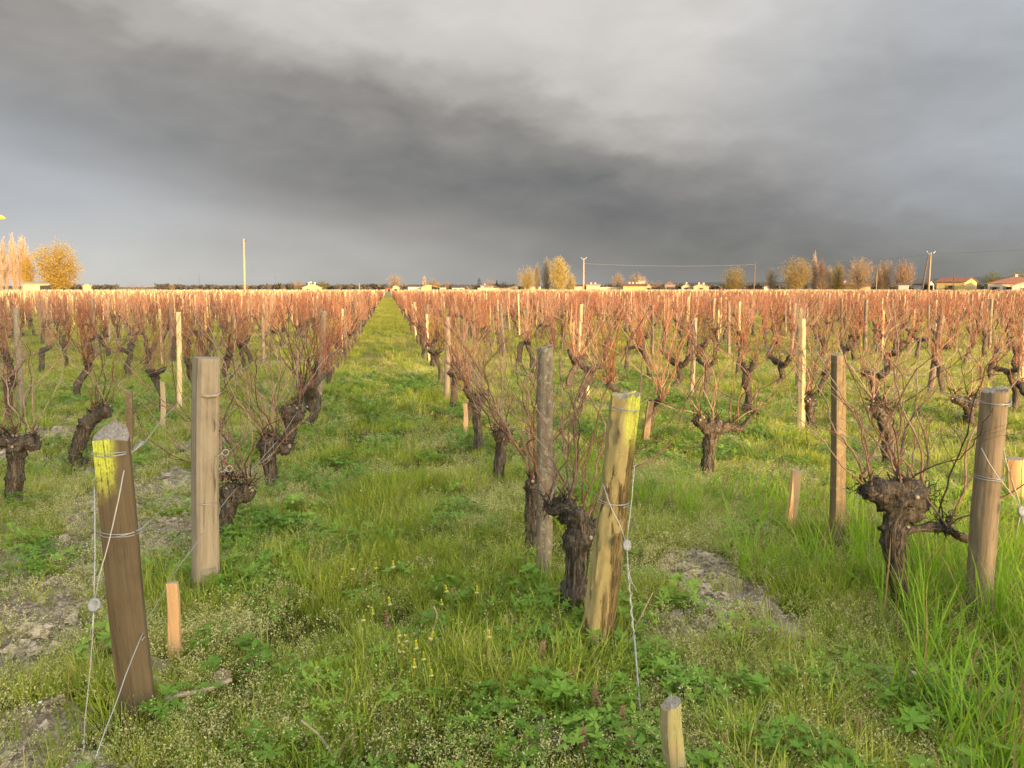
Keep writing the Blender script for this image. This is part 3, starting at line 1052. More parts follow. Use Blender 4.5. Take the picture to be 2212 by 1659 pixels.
def whole_canes(spec, seed, n, sides, nseg, top):
    """All canes of one vine seen too far off to pick apart."""
    r = random.Random(seed)
    mb = MB()
    for p in vine_head_points(spec, r, n):
        a = r.uniform(0, 6.283)
        s = r.uniform(.05, .45) if r.random() < .80 else r.uniform(.7, 1.7)
        L = max(.35, (top - p[2]) * r.uniform(.80, 1.18))
        add_cane(mb, r, p, (math.cos(a) * s * .8, math.sin(a) * s, 1), L, r.uniform(.0042, .0062), nseg, sides, .9, sides > 3)
    return mb.mesh('canes', [M['cane']])


NEAR_VINES = []                 # (x, y) of vines placed by hand


def near_vine(label, uv, trunk, arms, knobs, heads, canes, seed, y=None, row=None):
    """A vine placed from the photograph. Limb rows are picture points with a radius, in the plane of its foot, with an optional depth offset."""
    base = G(*uv)
    base[2] = 0
    yb = base[1]

    def L(row_):
        u, v, rad = row_[:3]
        dy = row_[3] if len(row_) > 3 else 0.0
        p = PY(u, v, yb + dy) - base
        return (p[0], p[1], p[2], rad * .80)
    tr = [L(q) for q in trunk]
    tr[0] = (tr[0][0], tr[0][1], -.05, tr[0][3])
    spec = VineSpec(tr, [[L(q) for q in a] for a in arms], [(L(q)[:3], q[2] * .88) for q in knobs], [L((*q[:2], 0, *q[2:]))[:3] for q in heads])
    root = thing('grapevine', base, label, 'grapevine', 'grapevines standing in rows')
    obj('trunk', trunk_mesh(spec, seed, True), root)
    r = random.Random(seed)
    mb = MB()
    for h in spec.heads:
        spurs(mb, r, h, 44, .065)
        for _ in range(3):
            add_cane(mb, r, (h[0] + r.gauss(0, .02), h[1] + r.gauss(0, .02), h[2]), (r.gauss(0, .6), r.gauss(0, .6), .8), r.uniform(.05, .14), .006, 3, 5, 0, False)
    mb.build('spur_tangle', M['twig'], root, kind='stuff')
    for i in range(int(canes * 1.8)):
        h = spec.heads[i % len(spec.heads)]
        mc = MB()
        a = r.uniform(0, 6.283)
        s = r.uniform(.05, .45) if r.random() < .75 else r.uniform(.7, 1.7)
        p = (h[0] + r.gauss(0, .02), h[1] + r.gauss(0, .02), h[2] + .01)
        add_cane(mc, r, p, (math.cos(a) * s, math.sin(a) * s, .9), max(.5, (1.42 - h[2]) * r.uniform(.8, 1.22)), r.uniform(.0036, .0060), 16, 6, 1.5, True, .20)
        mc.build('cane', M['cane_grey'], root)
    NEAR_VINES.append((base[0], base[1]))
    return root


def build_near_vines():
    near_vine('thick twisted vine leaning close behind the rough yellow-topped round post', (1232, 1345),
              [(1232, 1345, .100), (1240, 1290, .074), (1246, 1220, .062), (1248, 1150, .068), (1240, 1105, .06)],
              [[(1245, 1120, .055), (1225, 1098, .05), (1195, 1092, .042)], [(1255, 1150, .05), (1275, 1140, .045, .08)]],
              [(1250, 1160, .082), (1232, 1112, .066), (1195, 1095, .05)], [(1192, 1088), (1232, 1098), (1272, 1150, .05)], 9, 301)
    near_vine('thin dark vine trunk half hidden behind the lichened grey post', (1150, 1192),
              [(1150, 1192, .06), (1150, 1140, .05), (1150, 1090, .048), (1152, 1045, .05)],
              [[(1152, 1055, .045), (1165, 1035, .04, .12)]], [(1151, 1048, .06)], [(1150, 1038), (1165, 1032, .1)], 7, 302)
    near_vine('stout straight vine with bushy head, third in the row right of the alley', (1075, 1050),
              [(1075, 1050, .066), (1078, 1010, .05), (1082, 970, .048), (1086, 940, .058)],
              [[(1086, 950, .05), (1100, 935, .04, .1)], [(1084, 950, .045), (1072, 935, .04, -.1)]], [(1086, 942, .072)], [(1090, 930), (1072, 932, -.1)], 8, 303)
    near_vine('slim upright vine beside a small tan marker stake right of the alley', (1031, 976),
              [(1031, 976, .055), (1033, 930, .046), (1029, 890, .047), (1029, 868, .055)],
              [[(1029, 872, .045), (1045, 862, .04, .1)]], [(1030, 868, .065)], [(1030, 860), (1044, 858, .1)], 7, 304)
    near_vine('vine with one big round knob on its head right of the alley', (979, 884),
              [(979, 884, .06), (981, 850, .05), (984, 820, .055), (985, 805, .07)],
              [[(985, 812, .05), (992, 803, .05)]], [(984, 803, .11), (992, 810, .08)], [(985, 792), (992, 800)], 7, 305)
    near_vine('leaning vine with dark shaggy head just behind the square chestnut post', (478, 1172),
              [(478, 1172, .066), (486, 1130, .054), (496, 1090, .056), (505, 1060, .068)],
              [[(505, 1075, .056), (525, 1068, .05), (540, 1050, .042)], [(500, 1068, .05), (486, 1055, .045)]],
              [(508, 1065, .082), (536, 1066, .06)], [(490, 1040), (512, 1040), (538, 1045)], 9, 306)
    near_vine('bent vine with a thick rounded elbow left of the alley', (586, 1062),
              [(586, 1062, .062), (584, 1020, .056), (580, 985, .062), (578, 962, .07)],
              [[(580, 975, .06), (600, 965, .055), (618, 975, .045)], [(576, 970, .055), (568, 955, .05)]],
              [(580, 958, .09), (616, 972, .055)], [(570, 945), (590, 945), (618, 960)], 8, 307)
    near_vine('vine with a swollen hollow knot at head height left of the alley', (622, 985),
              [(622, 985, .06), (624, 950, .056), (630, 915, .068), (638, 890, .08)],
              [[(636, 900, .07), (650, 880, .06, .1)], [(632, 905, .06), (612, 895, .05)]],
              [(634, 898, .125), (650, 882, .07)], [(612, 888), (640, 872), (652, 870, .1)], 8, 308)
    near_vine('bark-shedding vine with two stubby arms at the left edge', (25, 1102),
              [(25, 1102, .075), (32, 1050, .062), (35, 1000, .06), (35, 968, .07)],
              [[(35, 970, .062), (18, 952, .055), (2, 955, .05)], [(38, 968, .06), (58, 952, .055), (70, 965, .052)]],
              [(35, 960, .082), (2, 955, .06), (68, 958, .07)], [(0, 945), (30, 940), (68, 945)], 8, 309)
    near_vine('crooked s-shaped vine curling up to a blunt dark head', (166, 1016),
              [(166, 1016, .07), (163, 990, .055), (172, 955, .066), (186, 918, .075), (206, 900, .066), (226, 888, .06)],
              [[(168, 1000, .06), (180, 995, .05, .1)]], [(226, 888, .075), (184, 915, .07)], [(226, 875), (205, 890)], 6, 310)
    near_vine('thin young vine at the left edge behind the two-armed one', (18, 922),
              [(18, 922, .05), (20, 880, .04), (16, 845, .042), (18, 828, .05)],
              [[(18, 838, .045), (30, 828, .04, .1)]], [(18, 832, .075)], [(16, 822), (28, 826, .1)], 6, 311)
    near_vine('vine with a huge swollen head and a long low side arm, standing in tall grass', (1950, 1340),
              [(1950, 1340, .062), (1942, 1260, .05), (1930, 1180, .056), (1932, 1130, .06), (1945, 1095, .075)],
              [[(1940, 1085, .085), (1915, 1058, .075), (1880, 1062, .05), (1866, 1056, .036)], [(1936, 1145, .032), (1975, 1142, .024), (2035, 1140, .024), (2092, 1168, .020)],
               [(1955, 1110, .05), (1985, 1095, .04, .05), (2000, 1080, .03, .08)]],
              [(1955, 1072, .105), (1968, 1100, .075), (1932, 1140, .07), (2044, 1142, .03)], [(1868, 1050), (1940, 1055), (1996, 1075, .05), (2044, 1138)], 11, 312)
    near_vine('t-shaped vine with a long twiggy arm alone in the middle of the grass', (1527, 1032),
              [(1527, 1032, .082), (1530, 990, .060), (1534, 955, .062), (1538, 925, .07)],
              [[(1534, 930, .055), (1518, 918, .05), (1508, 908, .05)], [(1545, 928, .05), (1575, 922, .04), (1600, 924, .032), (1625, 900, .02)]],
              [(1540, 920, .092), (1510, 908, .06), (1566, 922, .06)], [(1510, 898), (1540, 905), (1585, 915), (1625, 895)], 9, 313)
    near_vine('short vine with a moss-spotted round head in the third row right of the alley', (1755, 930),
              [(1755, 930, .06), (1752, 905, .05), (1748, 885, .06), (1745, 872, .075)],
              [[(1745, 876, .055), (1760, 866, .05)]], [(1745, 868, .11)], [(1738, 856), (1752, 855)], 8, 314)
    near_vine('tall leaning vine behind the long canes near the cracked old post', (1918, 1020),
              [(1918, 1020, .07), (1920, 975, .055), (1912, 925, .058), (1902, 890, .05)],
              [[(1905, 900, .05), (1888, 880, .045)], [(1910, 910, .045), (1925, 890, .04, .1)]], [(1905, 895, .07), (1888, 880, .05)], [(1886, 870), (1905, 880), (1925, 882, .1)], 8, 315)
    near_vine('broad dark vine with arms spread both ways near the far right post', (2092, 922),
              [(2092, 922, .085), (2094, 898, .062), (2096, 880, .07)],
              [[(2094, 880, .065), (2078, 868, .06), (2062, 862, .05)], [(2098, 878, .065), (2112, 866, .06), (2124, 868, .05)]],
              [(2096, 870, .10), (2064, 862, .06), (2122, 868, .06)], [(2062, 852), (2095, 855), (2124, 858)], 9, 316)


build_near_vines()

# the rest of the plot: rows 1.8 m apart, vines 1.28 m apart, posts every 6.7 m
ROW0, ROWW = -0.96, 1.80
END_Y, PLOT_Y = 3.0, 117.0


def row_name(k):
    """k = 0 is the row left of the alley, 1 the row right of it."""
    if k <= 0:
        return f'{ORD[-k]} row left of the alley'
    return f'{ORD[k - 1]} row right of the alley'


def row_x(k):
    return ROW0 + ROWW * k


def build_field():
    n_spec = 9
    specs = [random_spec(500 + i) for i in range(n_spec)]
    trunks = [trunk_mesh(s, 520 + i, False) for i, s in enumerate(specs)]
    traits = ['stout', 'slim', 'forked', 'leaning', 'knobbly', 'gnarled', 'crooked', 'bushy-headed', 'bare-armed']
    canes_mid = [[whole_canes(s, 600 + 10 * i + j, 18, 4, 9, 1.40) for j in range(2)] for i, s in enumerate(specs)]
    tang = []
    for i, s in enumerate(specs):
        mb = MB()
        r = random.Random(700 + i)
        for h in s.heads:
            spurs(mb, r, h, 16, .13)
        tang.append(mb.mesh('spur_tangle', [M['twig']]))
    far_protos = []
    for i in range(6):
        r = random.Random(800 + i)
        mb = MB()
        s = specs[i]
        gnarl(mb, s.trunk, i, 6, 6)
        for c, q in s.knobs:
            mb.blob(c, q, i, 6, 4)
        mb.mi = [0] * len(mb.f)
        k = len(mb.f)
        for p in vine_head_points(s, r, 17):
            a, t = r.uniform(0, 6.283), r.uniform(.15, .7)
            P = cane_path(r, p, (math.cos(a) * t * .8, math.sin(a) * t, 1), max(.35, (1.22 - p[2]) * r.uniform(.75, 1.15)), 5, .35, .16)
            mb.tube(P, np.linspace(.0085, .0045, 6), 3, caps=False)
        mb.mi = [0] * k + [1] * (len(mb.f) - k)
        far_protos.append(mb.mesh('far_vine', [M['bark'], M['cane']]))
    g = np.random.default_rng(21)
    cand = []
    for k in range(-48, 60):
        x0 = row_x(k)
        n = 0
        y = END_Y + .55 + g.uniform(0, .5)
        while y < PLOT_Y:
            x = x0 + g.normal(0, .04)
            gap = g.random() < .05
            if in_view(np.array(x), np.array(y), 2.5):
                clash = any((x - a) ** 2 + (y - b) ** 2 < .95 ** 2 for a, b in NEAR_VINES)
                left_new = x < -9 and y > 44 and g.random() < .35
                if not clash and not gap and not left_new and not (k == 2 and y < 5.6) and not (k == 3 and 4 < y < 5.6) and not (k == 0 and y < 4.6):
                    cand.append((math.hypot(x, y), x, y, k, n))
            n += 1
            y += 1.28 + g.normal(0, .06)
    cand.sort()
    near, rest = cand[:284], cand[284:]
    # ordinal of each vine along its row, counted from the near end
    count = {}
    for _d, x, y, k, n in sorted(near, key=lambda c: (c[3], c[2])):
        count[k] = count.get(k, 0) + 1
    seen = {}
    r = random.Random(31)
    first = {}
    for d, x, y, k, n in near:
        i = r.randrange(n_spec)
        j = r.randrange(2)
        seen[k] = seen.get(k, 0) + 1
        lab = f'{traits[i]} vine with upright canes, {ORD[seen[k] - 1]} of its kind in the {row_name(k)}'
        lab = f'{traits[i]} vine with upright canes, number {ORD[seen[k] - 1]} along the {row_name(k)}'
        sc = r.uniform(.9, 1.12)
        root = obj('grapevine', None, None, (x, y, float(gz(np.array([x]), np.array([y]))[0])), (0, 0, r.choice((0, math.pi)) + r.gauss(0, .25)), (sc, sc, r.uniform(.92, 1.08)), lab, 'grapevine', 'grapevines standing in rows')
        obj('trunk', trunks[i], root)
        obj('canes', canes_mid[i][j], root, kind='stuff')
        if d < 16:
            obj('spur_tangle', tang[i], root, kind='stuff')
    P = np.array([(x, y, 0) for _d, x, y, _k, _n in rest])
    n = len(P)
    scatter('distant_vines', far_protos, P, np.stack([np.zeros(n), np.zeros(n), g.choice([0, math.pi], n) + g.normal(0, .3, n)], 1), g.uniform(.9, 1.12, n), g.integers(0, 6, n), 'further vines with reddish canes running on to the end of the plot')
    print('vines', len(near), n)


build_field()


# ------------------------------------------------------------------ posts and stakes
def post_mesh(shape, w, h, seed, top='flat', wob=.05, rugged=0.0):
    """Upright of given section, foot at the origin, 0.15 m in the ground."""
    r = random.Random(seed)
    mb = MB()
    if shape == 'round':
        n = 18
        ang = np.arange(n) * 2 * math.pi / n
        sec = np.stack([np.cos(ang), np.sin(ang)], 1) * w / 2
    elif shape == 'square':
        b = w * .5
        c = b * .72
        sec = np.array([(-c, -b), (c, -b), (b, -c), (b, c), (c, b), (-c, b), (-b, c), (-b, -c)], float)
        sec = np.concatenate([np.linspace(sec[i], sec[(i + 1) % 8], 2, endpoint=False) for i in range(8)])
    elif shape == 'split':          # quartered log: flat faces, one round back
        b = w * .5
        sec = np.array([(-b, -.35 * b), (0, -.62 * b), (b, -.4 * b), (1.02 * b, 0), (.72 * b, .6 * b), (0, .9 * b), (-.7 * b, .62 * b), (-1.02 * b, .05 * b)], float)
        sec = np.concatenate([np.linspace(sec[i], sec[(i + 1) % 8], 2, endpoint=False) for i in range(8)])
    else:                           # flat batten
        sec = np.array([(-w * .5, -w * .28), (w * .5, -w * .28), (w * .5, w * .28), (-w * .5, w * .28)], float)
    n = len(sec)
    if rugged:
        n = 40
        ang = np.arange(n) * 2 * math.pi / n
        sec = np.stack([np.cos(ang), np.sin(ang)], 1) * w / 2
    lv = np.concatenate([[-.15], np.linspace(0, h, 9 if not rugged else 60)])
    ph = [r.uniform(0, 6.28) for _ in range(6)]
    V = []
    a0 = np.arctan2(sec[:, 1], sec[:, 0])
    for z in lv:
        t = z / h
        k = 1 + wob * (np.sin(3 * a0 + ph[0] + 2.2 * t) * .5 + np.sin(5 * a0 + ph[1] - 3 * t) * .35 + .4 * math.sin(5 * t + ph[2]))
        k *= 1.04 - .08 * t
        if rugged:                    # plates of bark with ragged edges, bare wood between
            sx, sy = np.cos(a0) * 2.1, np.sin(a0) * 2.1
            pl = fbm(sx + 7 + sy * 1.7, z * 7 + sx * .6 + 3, seed, 4)
            k *= 1 + rugged * (sm(pl, .47, .53) - .5) + rugged * .7 * (fbm(sx * 3 + sy * 5, z * 14 + sy, seed + 5, 3) - .5)
        dx, dy = .006 * math.sin(4 * t + ph[3]), .006 * math.sin(3 * t + ph[4])
        for (x, y), q in zip(sec, k):
            zz = z
            if z == lv[-1]:
                if top == 'wedge':
                    zz = z - .018 * abs(x) / (w * .5) + .030 * y / (w * .5)
                elif top == 'rough':
                    zz = z + r.uniform(-.008, .008) + .01 * x / (w * .5)
            V.append((x * q + dx, y * q + dy, zz))
    F = []
    for i in range(len(lv) - 1):
        for j in range(n):
            q = (j + 1) % n
            F.append((i * n + j, i * n + q, (i + 1) * n + q, (i + 1) * n + j))
    m = len(lv) - 1
    V = V + [tuple(np.mean(V[m * n:], 0) + np.array([0, 0, .006 if top == 'wedge' else .002]))]
    for j in range(n):
        F.append((m * n + j, m * n + (j + 1) % n, len(V) - 1))
    mb.add(V, F)
    return mb


def flat_shade_sharp(me, ang=40):
    try:
        me.set_sharp_from_angle(angle=math.radians(ang))
    except Exception:
        pass
    return me


def stand(name, label, cat, mb, mat, foot, tip=None, rz=0.0, group=None, h=1.0):
    """Stand an upright on its foot; if a tip is given lean the post so that its axis passes through it."""
    foot = np.array([foot[0], foot[1], float(gz(np.array([foot[0]]), np.array([foot[1]]))[0])])
    o = obj(name, flat_shade_sharp(mb.mesh(name, [mat])), None, foot, None, None, label, cat, group)
    if tip is not None:
        d = Vector(tip) - Vector(foot)
        q = Vector((0, 0, 1)).rotation_difference(d)
        o.rotation_mode = 'QUATERNION'
        from mathutils import Quaternion
        o.rotation_quaternion = q @ Quaternion((0, 0, 1), rz)
    else:
        o.rotation_euler = (0, 0, rz)
    return o


def wire_ring(parent, z, w, turns, seed, sq=1.0, tail=None, mat='wire'):
    """A wire wrapped round a post, in the post's own frame."""
    r = random.Random(seed)
    mb = MB()
    P = []
    n = int(16 * turns)
    for i in range(n + 1):
        a = 2 * math.pi * i / 16 - math.pi / 2
        q = w * .5 * 1.07
        P.append((q * math.cos(a), q * sq * math.sin(a), z + .004 * math.sin(a * 1.5 + seed) + .005 * i / 16))
    if tail is not None:
        P += tail
    mb.tube(P, .0016, 5)
    return mb.build('wire_tie', M[mat], parent)


POSTS = {}


def length(a, b):
    return float(np.linalg.norm(np.asarray(a) - np.asarray(b)))


def hand_post(key, label, foot_uv, tip_uv, w, shape, mat, top='flat', dy=0.0, rz=0.0, name='vineyard_post', cat='post', group='posts holding the vine wires', seed=1, wob=.05, rugged=0.0):
    f = G(*foot_uv)
    f[2] = 0
    t = PY(*tip_uv, f[1] + dy)
    h = length(f, t)
    o = stand(name, label, cat, post_mesh(shape, w, h, seed, top, wob, rugged), M[mat], f, t, rz, group)
    POSTS[key] = (f, t, h, o)
    return o


def build_hand_posts():
    o = hand_post('L1', 'brown leaning end post with fluorescent yellow paint under its pointed top', (306, 1547), (236, 938), .118, 'split', 'end_left', 'wedge', -.12, .0, seed=3, wob=.02)
    h = POSTS['L1'][2]
    wire_ring(o, h * .93, .118, 2.2, 4, .75)
    wire_ring(o, h * .665, .122, 2.6, 5, .75)
    mb = MB()                                     # staple holding the slanting wire
    mb.tube([(.045, -.04, h * .30), (.05, -.056, h * .305), (.056, -.04, h * .31)], .0018, 5)
    mb.build('staple', M['wire_bright'], o)
    o = hand_post('P1', 'tall square chestnut post with a knotty pale face left of the alley', (441, 1284), (449, 776), .116, 'square', 'square_post', 'flat', 0, .52, seed=6, wob=.05)
    h = POSTS['P1'][2]
    for z, s in ((.60, 1), (.53, 2)):
        mb = MB()
        P = [(.0 + .02 * s, -.07, h * z), (.03 + .02 * s, -.085, h * z + .012)]
        for i in range(13):
            a = math.pi + i * 2 * math.pi / 12
            P.append((.05 + .02 * s + .016 * math.cos(a), -.085 + .003 * i / 12, h * z + .018 + .016 * math.sin(a)))
        P.append((.012 + .02 * s, -.076, h * z - .004))
        mb.tube(P, .002, 5)
        mb.build('wire_loop', M['wire_bright'], o)
    for (ax, z, hh) in ((.012, .74, .05), (.018, .50, .085)):
        mb = MB()
        pts_k = []
        for i in range(7):
            t = i / 6
            pts_k.append((ax + .006 * math.sin(5 * t), -.0745 - .002 * math.sin(math.pi * t), h * z - hh + 2 * hh * t))
        mb.tube(pts_k, [.0005, .0022, .0034, .0040, .003, .0018, .0005], 5)
        mb.build('split', M['old_post'], o)
    mb = MB()
    mb.tube([(-.055, -.068, h * .855), (-.02, -.080, h * .850), (.02, -.077, h * .852), (.05, -.06, h * .862)], [.004, .011, .009, .003], 7)
    mb.build('knot', M['square_post'], o)
    mb = MB()
    for z in (.40, .12):
        mb.box((-.05, -.0725, h * z), (.035, -.068, h * z + .003))
        mb.build('wire_tie', M['wire'], o)
        mb = MB()
    o = hand_post('R1', 'rough round end post with peeling bark and fluorescent yellow top by the alley', (1286, 1415), (1351, 852), .120, 'round', 'end_right', 'rough', -.05, .4, seed=9, wob=.12, rugged=.16)
    h = POSTS['R1'][2]
    wire_ring(o, h * .945, .118, 2.3, 6)
    wire_ring(o, h * .60, .124, 2.2, 7)
    for (a, z, l) in ((-2.45, .885, .07), (-2.0, .50, .09)):       # splinters of loose bark
        c, sn = math.cos(a), math.sin(a)
        mb = MB()
        mb.add([(.058 * c, .058 * sn, h * z - l), (.066 * c + .012, .066 * sn, h * z - l * .4), (.088 * c, .088 * sn, h * z + .01), (.063 * c - .008, .063 * sn, h * z - l * .3), (.060 * c, .060 * sn, h * z - l * .5)],
               [(0, 1, 2, 3), (0, 4, 1), (1, 4, 2), (2, 4, 3), (3, 4, 0)])
        mb.build('bark_strip', M['old_post'], o, False)
    hand_post('R1b', 'grey lichen-covered post standing behind the yellow-topped round post', (1172, 1258), (1182, 748), .084, 'round', 'lichen_post', 'rough', 0, .2, seed=12, wob=.08, rugged=.05)
    o = hand_post('R2', 'smooth grey-brown round end post rising out of the tall grass', (2106, 1364), (2153, 852), .110, 'round', 'round_post', 'rough', -.05, 0, seed=15, wob=.06, rugged=.05)
    h = POSTS['R2'][2]
    wire_ring(o, h * .945, .112, 2.4, 8)
    wire_ring(o, h * .64, .112, 3.1, 9)
    hand_post('R2b', 'old cracked post with a dark split, between stake and swollen vine', (1806, 1186), (1812, 770), .098, 'split', 'old_post', 'flat', 0, .5, seed=18, wob=.09)
    hand_post('R3b', 'tall pale square post with one bright face in the third row right of the alley', (1732, 931), (1731, 690), .066, 'square', 'pale_post', 'flat', 0, .55, seed=20, wob=.02)
    hand_post('L2b', 'tall thin pale post beside long wires in the second row left of the alley', (387, 890), (386, 674), .062, 'square', 'pale_post', 'flat', 0, .3, seed=22, wob=.02)
    # marker stakes standing in for missing vines
    st = 'marker stakes'
    hand_post('s1', 'short orange-tan marker stake beside the leaning brown end post', (382, 1434), (370, 1266), .046, 'batten', 'fresh_stake', name='marker_stake', cat='stake', group=st, seed=31, wob=.01)
    hand_post('s2', 'leaning tan marker stake in the grass near the old cracked post', (1702, 1158), (1719, 1020), .058, 'batten', 'fresh_stake', name='marker_stake', cat='stake', group=st, seed=32, wob=.01)
    hand_post('s3', 'mossy weathered stake with a pale cut top in front of the round end post', (1456, 1712), (1453, 1522), .056, 'square', 'mossy_stake', 'rough', name='marker_stake', cat='stake', group=st, seed=33, wob=.07, rz=.25)
    hand_post('s4', 'thin tan stake beneath the slanting wire left of the square chestnut post', (353, 926), (351, 826), .052, 'batten', 'pale_post', name='marker_stake', cat='stake', group=st, seed=34)
    hand_post('s5', 'dull brown stake leaning beside the crooked s-shaped vine', (279, 990), (279, 842), .058, 'batten', 'old_post', name='marker_stake', cat='stake', group=st, seed=35)
    hand_post('s6', 'small tan stake beside the slim upright vine right of the alley', (1005, 944), (1005, 872), .045, 'batten', 'fresh_stake', name='marker_stake', cat='stake', group=st, seed=36)
    hand_post('s7', 'two-toned stake with one orange sunny face behind the round end post', (2196, 1096), (2196, 998), .105, 'square', 'fresh_stake', name='marker_stake', cat='stake', group=st, seed=37, rz=.6)
    hand_post('s8', 'narrow yellow-tan stake seen just above the rough round post', (1268, 868), (1270, 818), .04, 'batten', 'pale_post', name='marker_stake', cat='stake', group=st, seed=38)
    hand_post('s9', 'brown split stake leaning behind the rough round post', (1393, 968), (1405, 868), .06, 'batten', 'old_post', name='marker_stake', cat='stake', group=st, seed=39)


build_hand_posts()


def build_row_posts():
    g = np.random.default_rng(5)
    kinds = [('round', .085, 'grey_post', 'rough'), ('split', .09, 'grey_post', 'flat'), ('square', .075, 'pale_post', 'flat'), ('round', .07, 'lichen_post', 'rough'), ('square', .07, 'square_post', 'flat')]
    adj = ['rounded grey', 'split grey', 'square pale', 'lichened', 'square brown']
    H = 1.22
    meshes = [flat_shade_sharp(post_mesh(s, w, H, 50 + i, t, .06).mesh('row_post', [M[m]])) for i, (s, w, m, t) in enumerate(kinds)]
    stake = []
    for i, (m, hh) in enumerate((('pale_post', 1.20), ('fresh_stake', .98), ('pale_post', 1.32), ('grey_post', 1.15))):
        mb = MB()
        mb.box((-.022, -.018, -.1), (.022, .018, hh))
        stake.append(mb.mesh('row_stake', [M[m]], False))
    hand = [(v[0][0], v[0][1]) for v in POSTS.values()]
    posts, stakes = [], []
    for k in range(-48, 60):
        x0 = row_x(k)
        off = {0: 4.1, 1: 4.0, 2: 4.2}.get(k, 4.0 + g.uniform(-.3, .3))
        for j in range(18):
            x, y = x0 + g.normal(0, .04), off + 6.75 * j + g.normal(0, .12)
            if in_view(np.array(x), np.array(y), 2.0) and not any((x - a) ** 2 + (y - b) ** 2 < 1.5 for a, b in hand):
                posts.append((math.hypot(x, y), x, y, k))
        y = END_Y + 1
        while y < PLOT_Y:
            x = x0 + g.normal(0, .05)
            p = .07 if y < 16 else (.13 if y < 34 else .40)
            if x < -7:
                p = .16 if y < 34 else .92
            if g.random() < p and in_view(np.array(x), np.array(y), 2.0) and y > 8:
                stakes.append((math.hypot(x, y), x, y, k))
            y += 1.28
    posts.sort()
    stakes.sort()
    cnt = {}
    for i, (d, x, y, k) in enumerate(posts[:270]):
        q = int(g.choice([0, 1, 3, 0, 1, 4, 2])) if d > 14 else int(g.choice([0, 1, 3]))
        cnt[k] = cnt.get(k, 0) + 1
        z = float(gz(np.array([x]), np.array([y]))[0])
        obj('vineyard_post', meshes[q], None, (x, y, z), (g.normal(0, .03), g.normal(0, .03), g.uniform(0, 6.28)), (1, 1, g.uniform(.92, 1.1)),
            f'{adj[q]} wire post, number {ORD[cnt[k] - 1]} along the {row_name(k)}', 'post', 'posts holding the vine wires')
    cnt = {}
    for d, x, y, k in stakes[:250]:
        cnt[k] = cnt.get(k, 0) + 1
        q = int(g.integers(0, 4))
        obj('marker_stake', stake[q], None, (x, y, 0), (g.normal(0, .04), g.normal(0, .04), g.uniform(-.5, .5)), (1, 1, g.uniform(.8, 1.1)),
            f'thin {"grey" if q == 3 else "tan" if q == 1 else "pale"} vine stake, number {ORD[cnt[k] - 1]} along the {row_name(k)}', 'stake', 'marker stakes')
    rest = [(x, y, 0, 4 + int(g.integers(0, 4))) for _d, x, y, _k in stakes[250:]] + [(x, y, 0, int(g.integers(0, 5))) for _d, x, y, _k in posts[270:]]
    # the neighbouring plot beyond the end of the alley: a pale stake at every young vine
    for k in range(-130, 170):
        y = 120.5
        while y < 225:
            x = row_x(k) * 1.0 + g.normal(0, .06)
            if in_view(np.array(x), np.array(y), 2.0):
                rest.append((x, y, 0, 4 + int(g.choice([0, 2, 0, 1]))))
            y += 1.2 if y < 165 else 2.0
    A = np.array(rest)
    n = len(A)
    scatter('distant_stakes', meshes + stake, A[:, :3], np.stack([g.normal(0, .04, n), g.normal(0, .04, n), g.uniform(-.6, .6, n)], 1), g.uniform(.9, 1.1, n), A[:, 3].astype(int),
            'sunlit pale stakes of the further plots standing close together')
    print('posts', len(posts), 'stakes', len(stakes), n)


build_row_posts()


# ------------------------------------------------------------------ wires
def wavy(a, b, n, amp, seed):
    r = random.Random(seed)
    a, b = np.asarray(a, float), np.asarray(b, float)
    out = []
    for i in range(n + 1):
        t = i / n
        p = a + (b - a) * t
        if 0 < i < n:
            p = p + np.array([r.gauss(0, amp), r.gauss(0, amp), r.gauss(0, amp) - .012 * math.sin(math.pi * t * n / 3)])
        out.append(p)
    return out


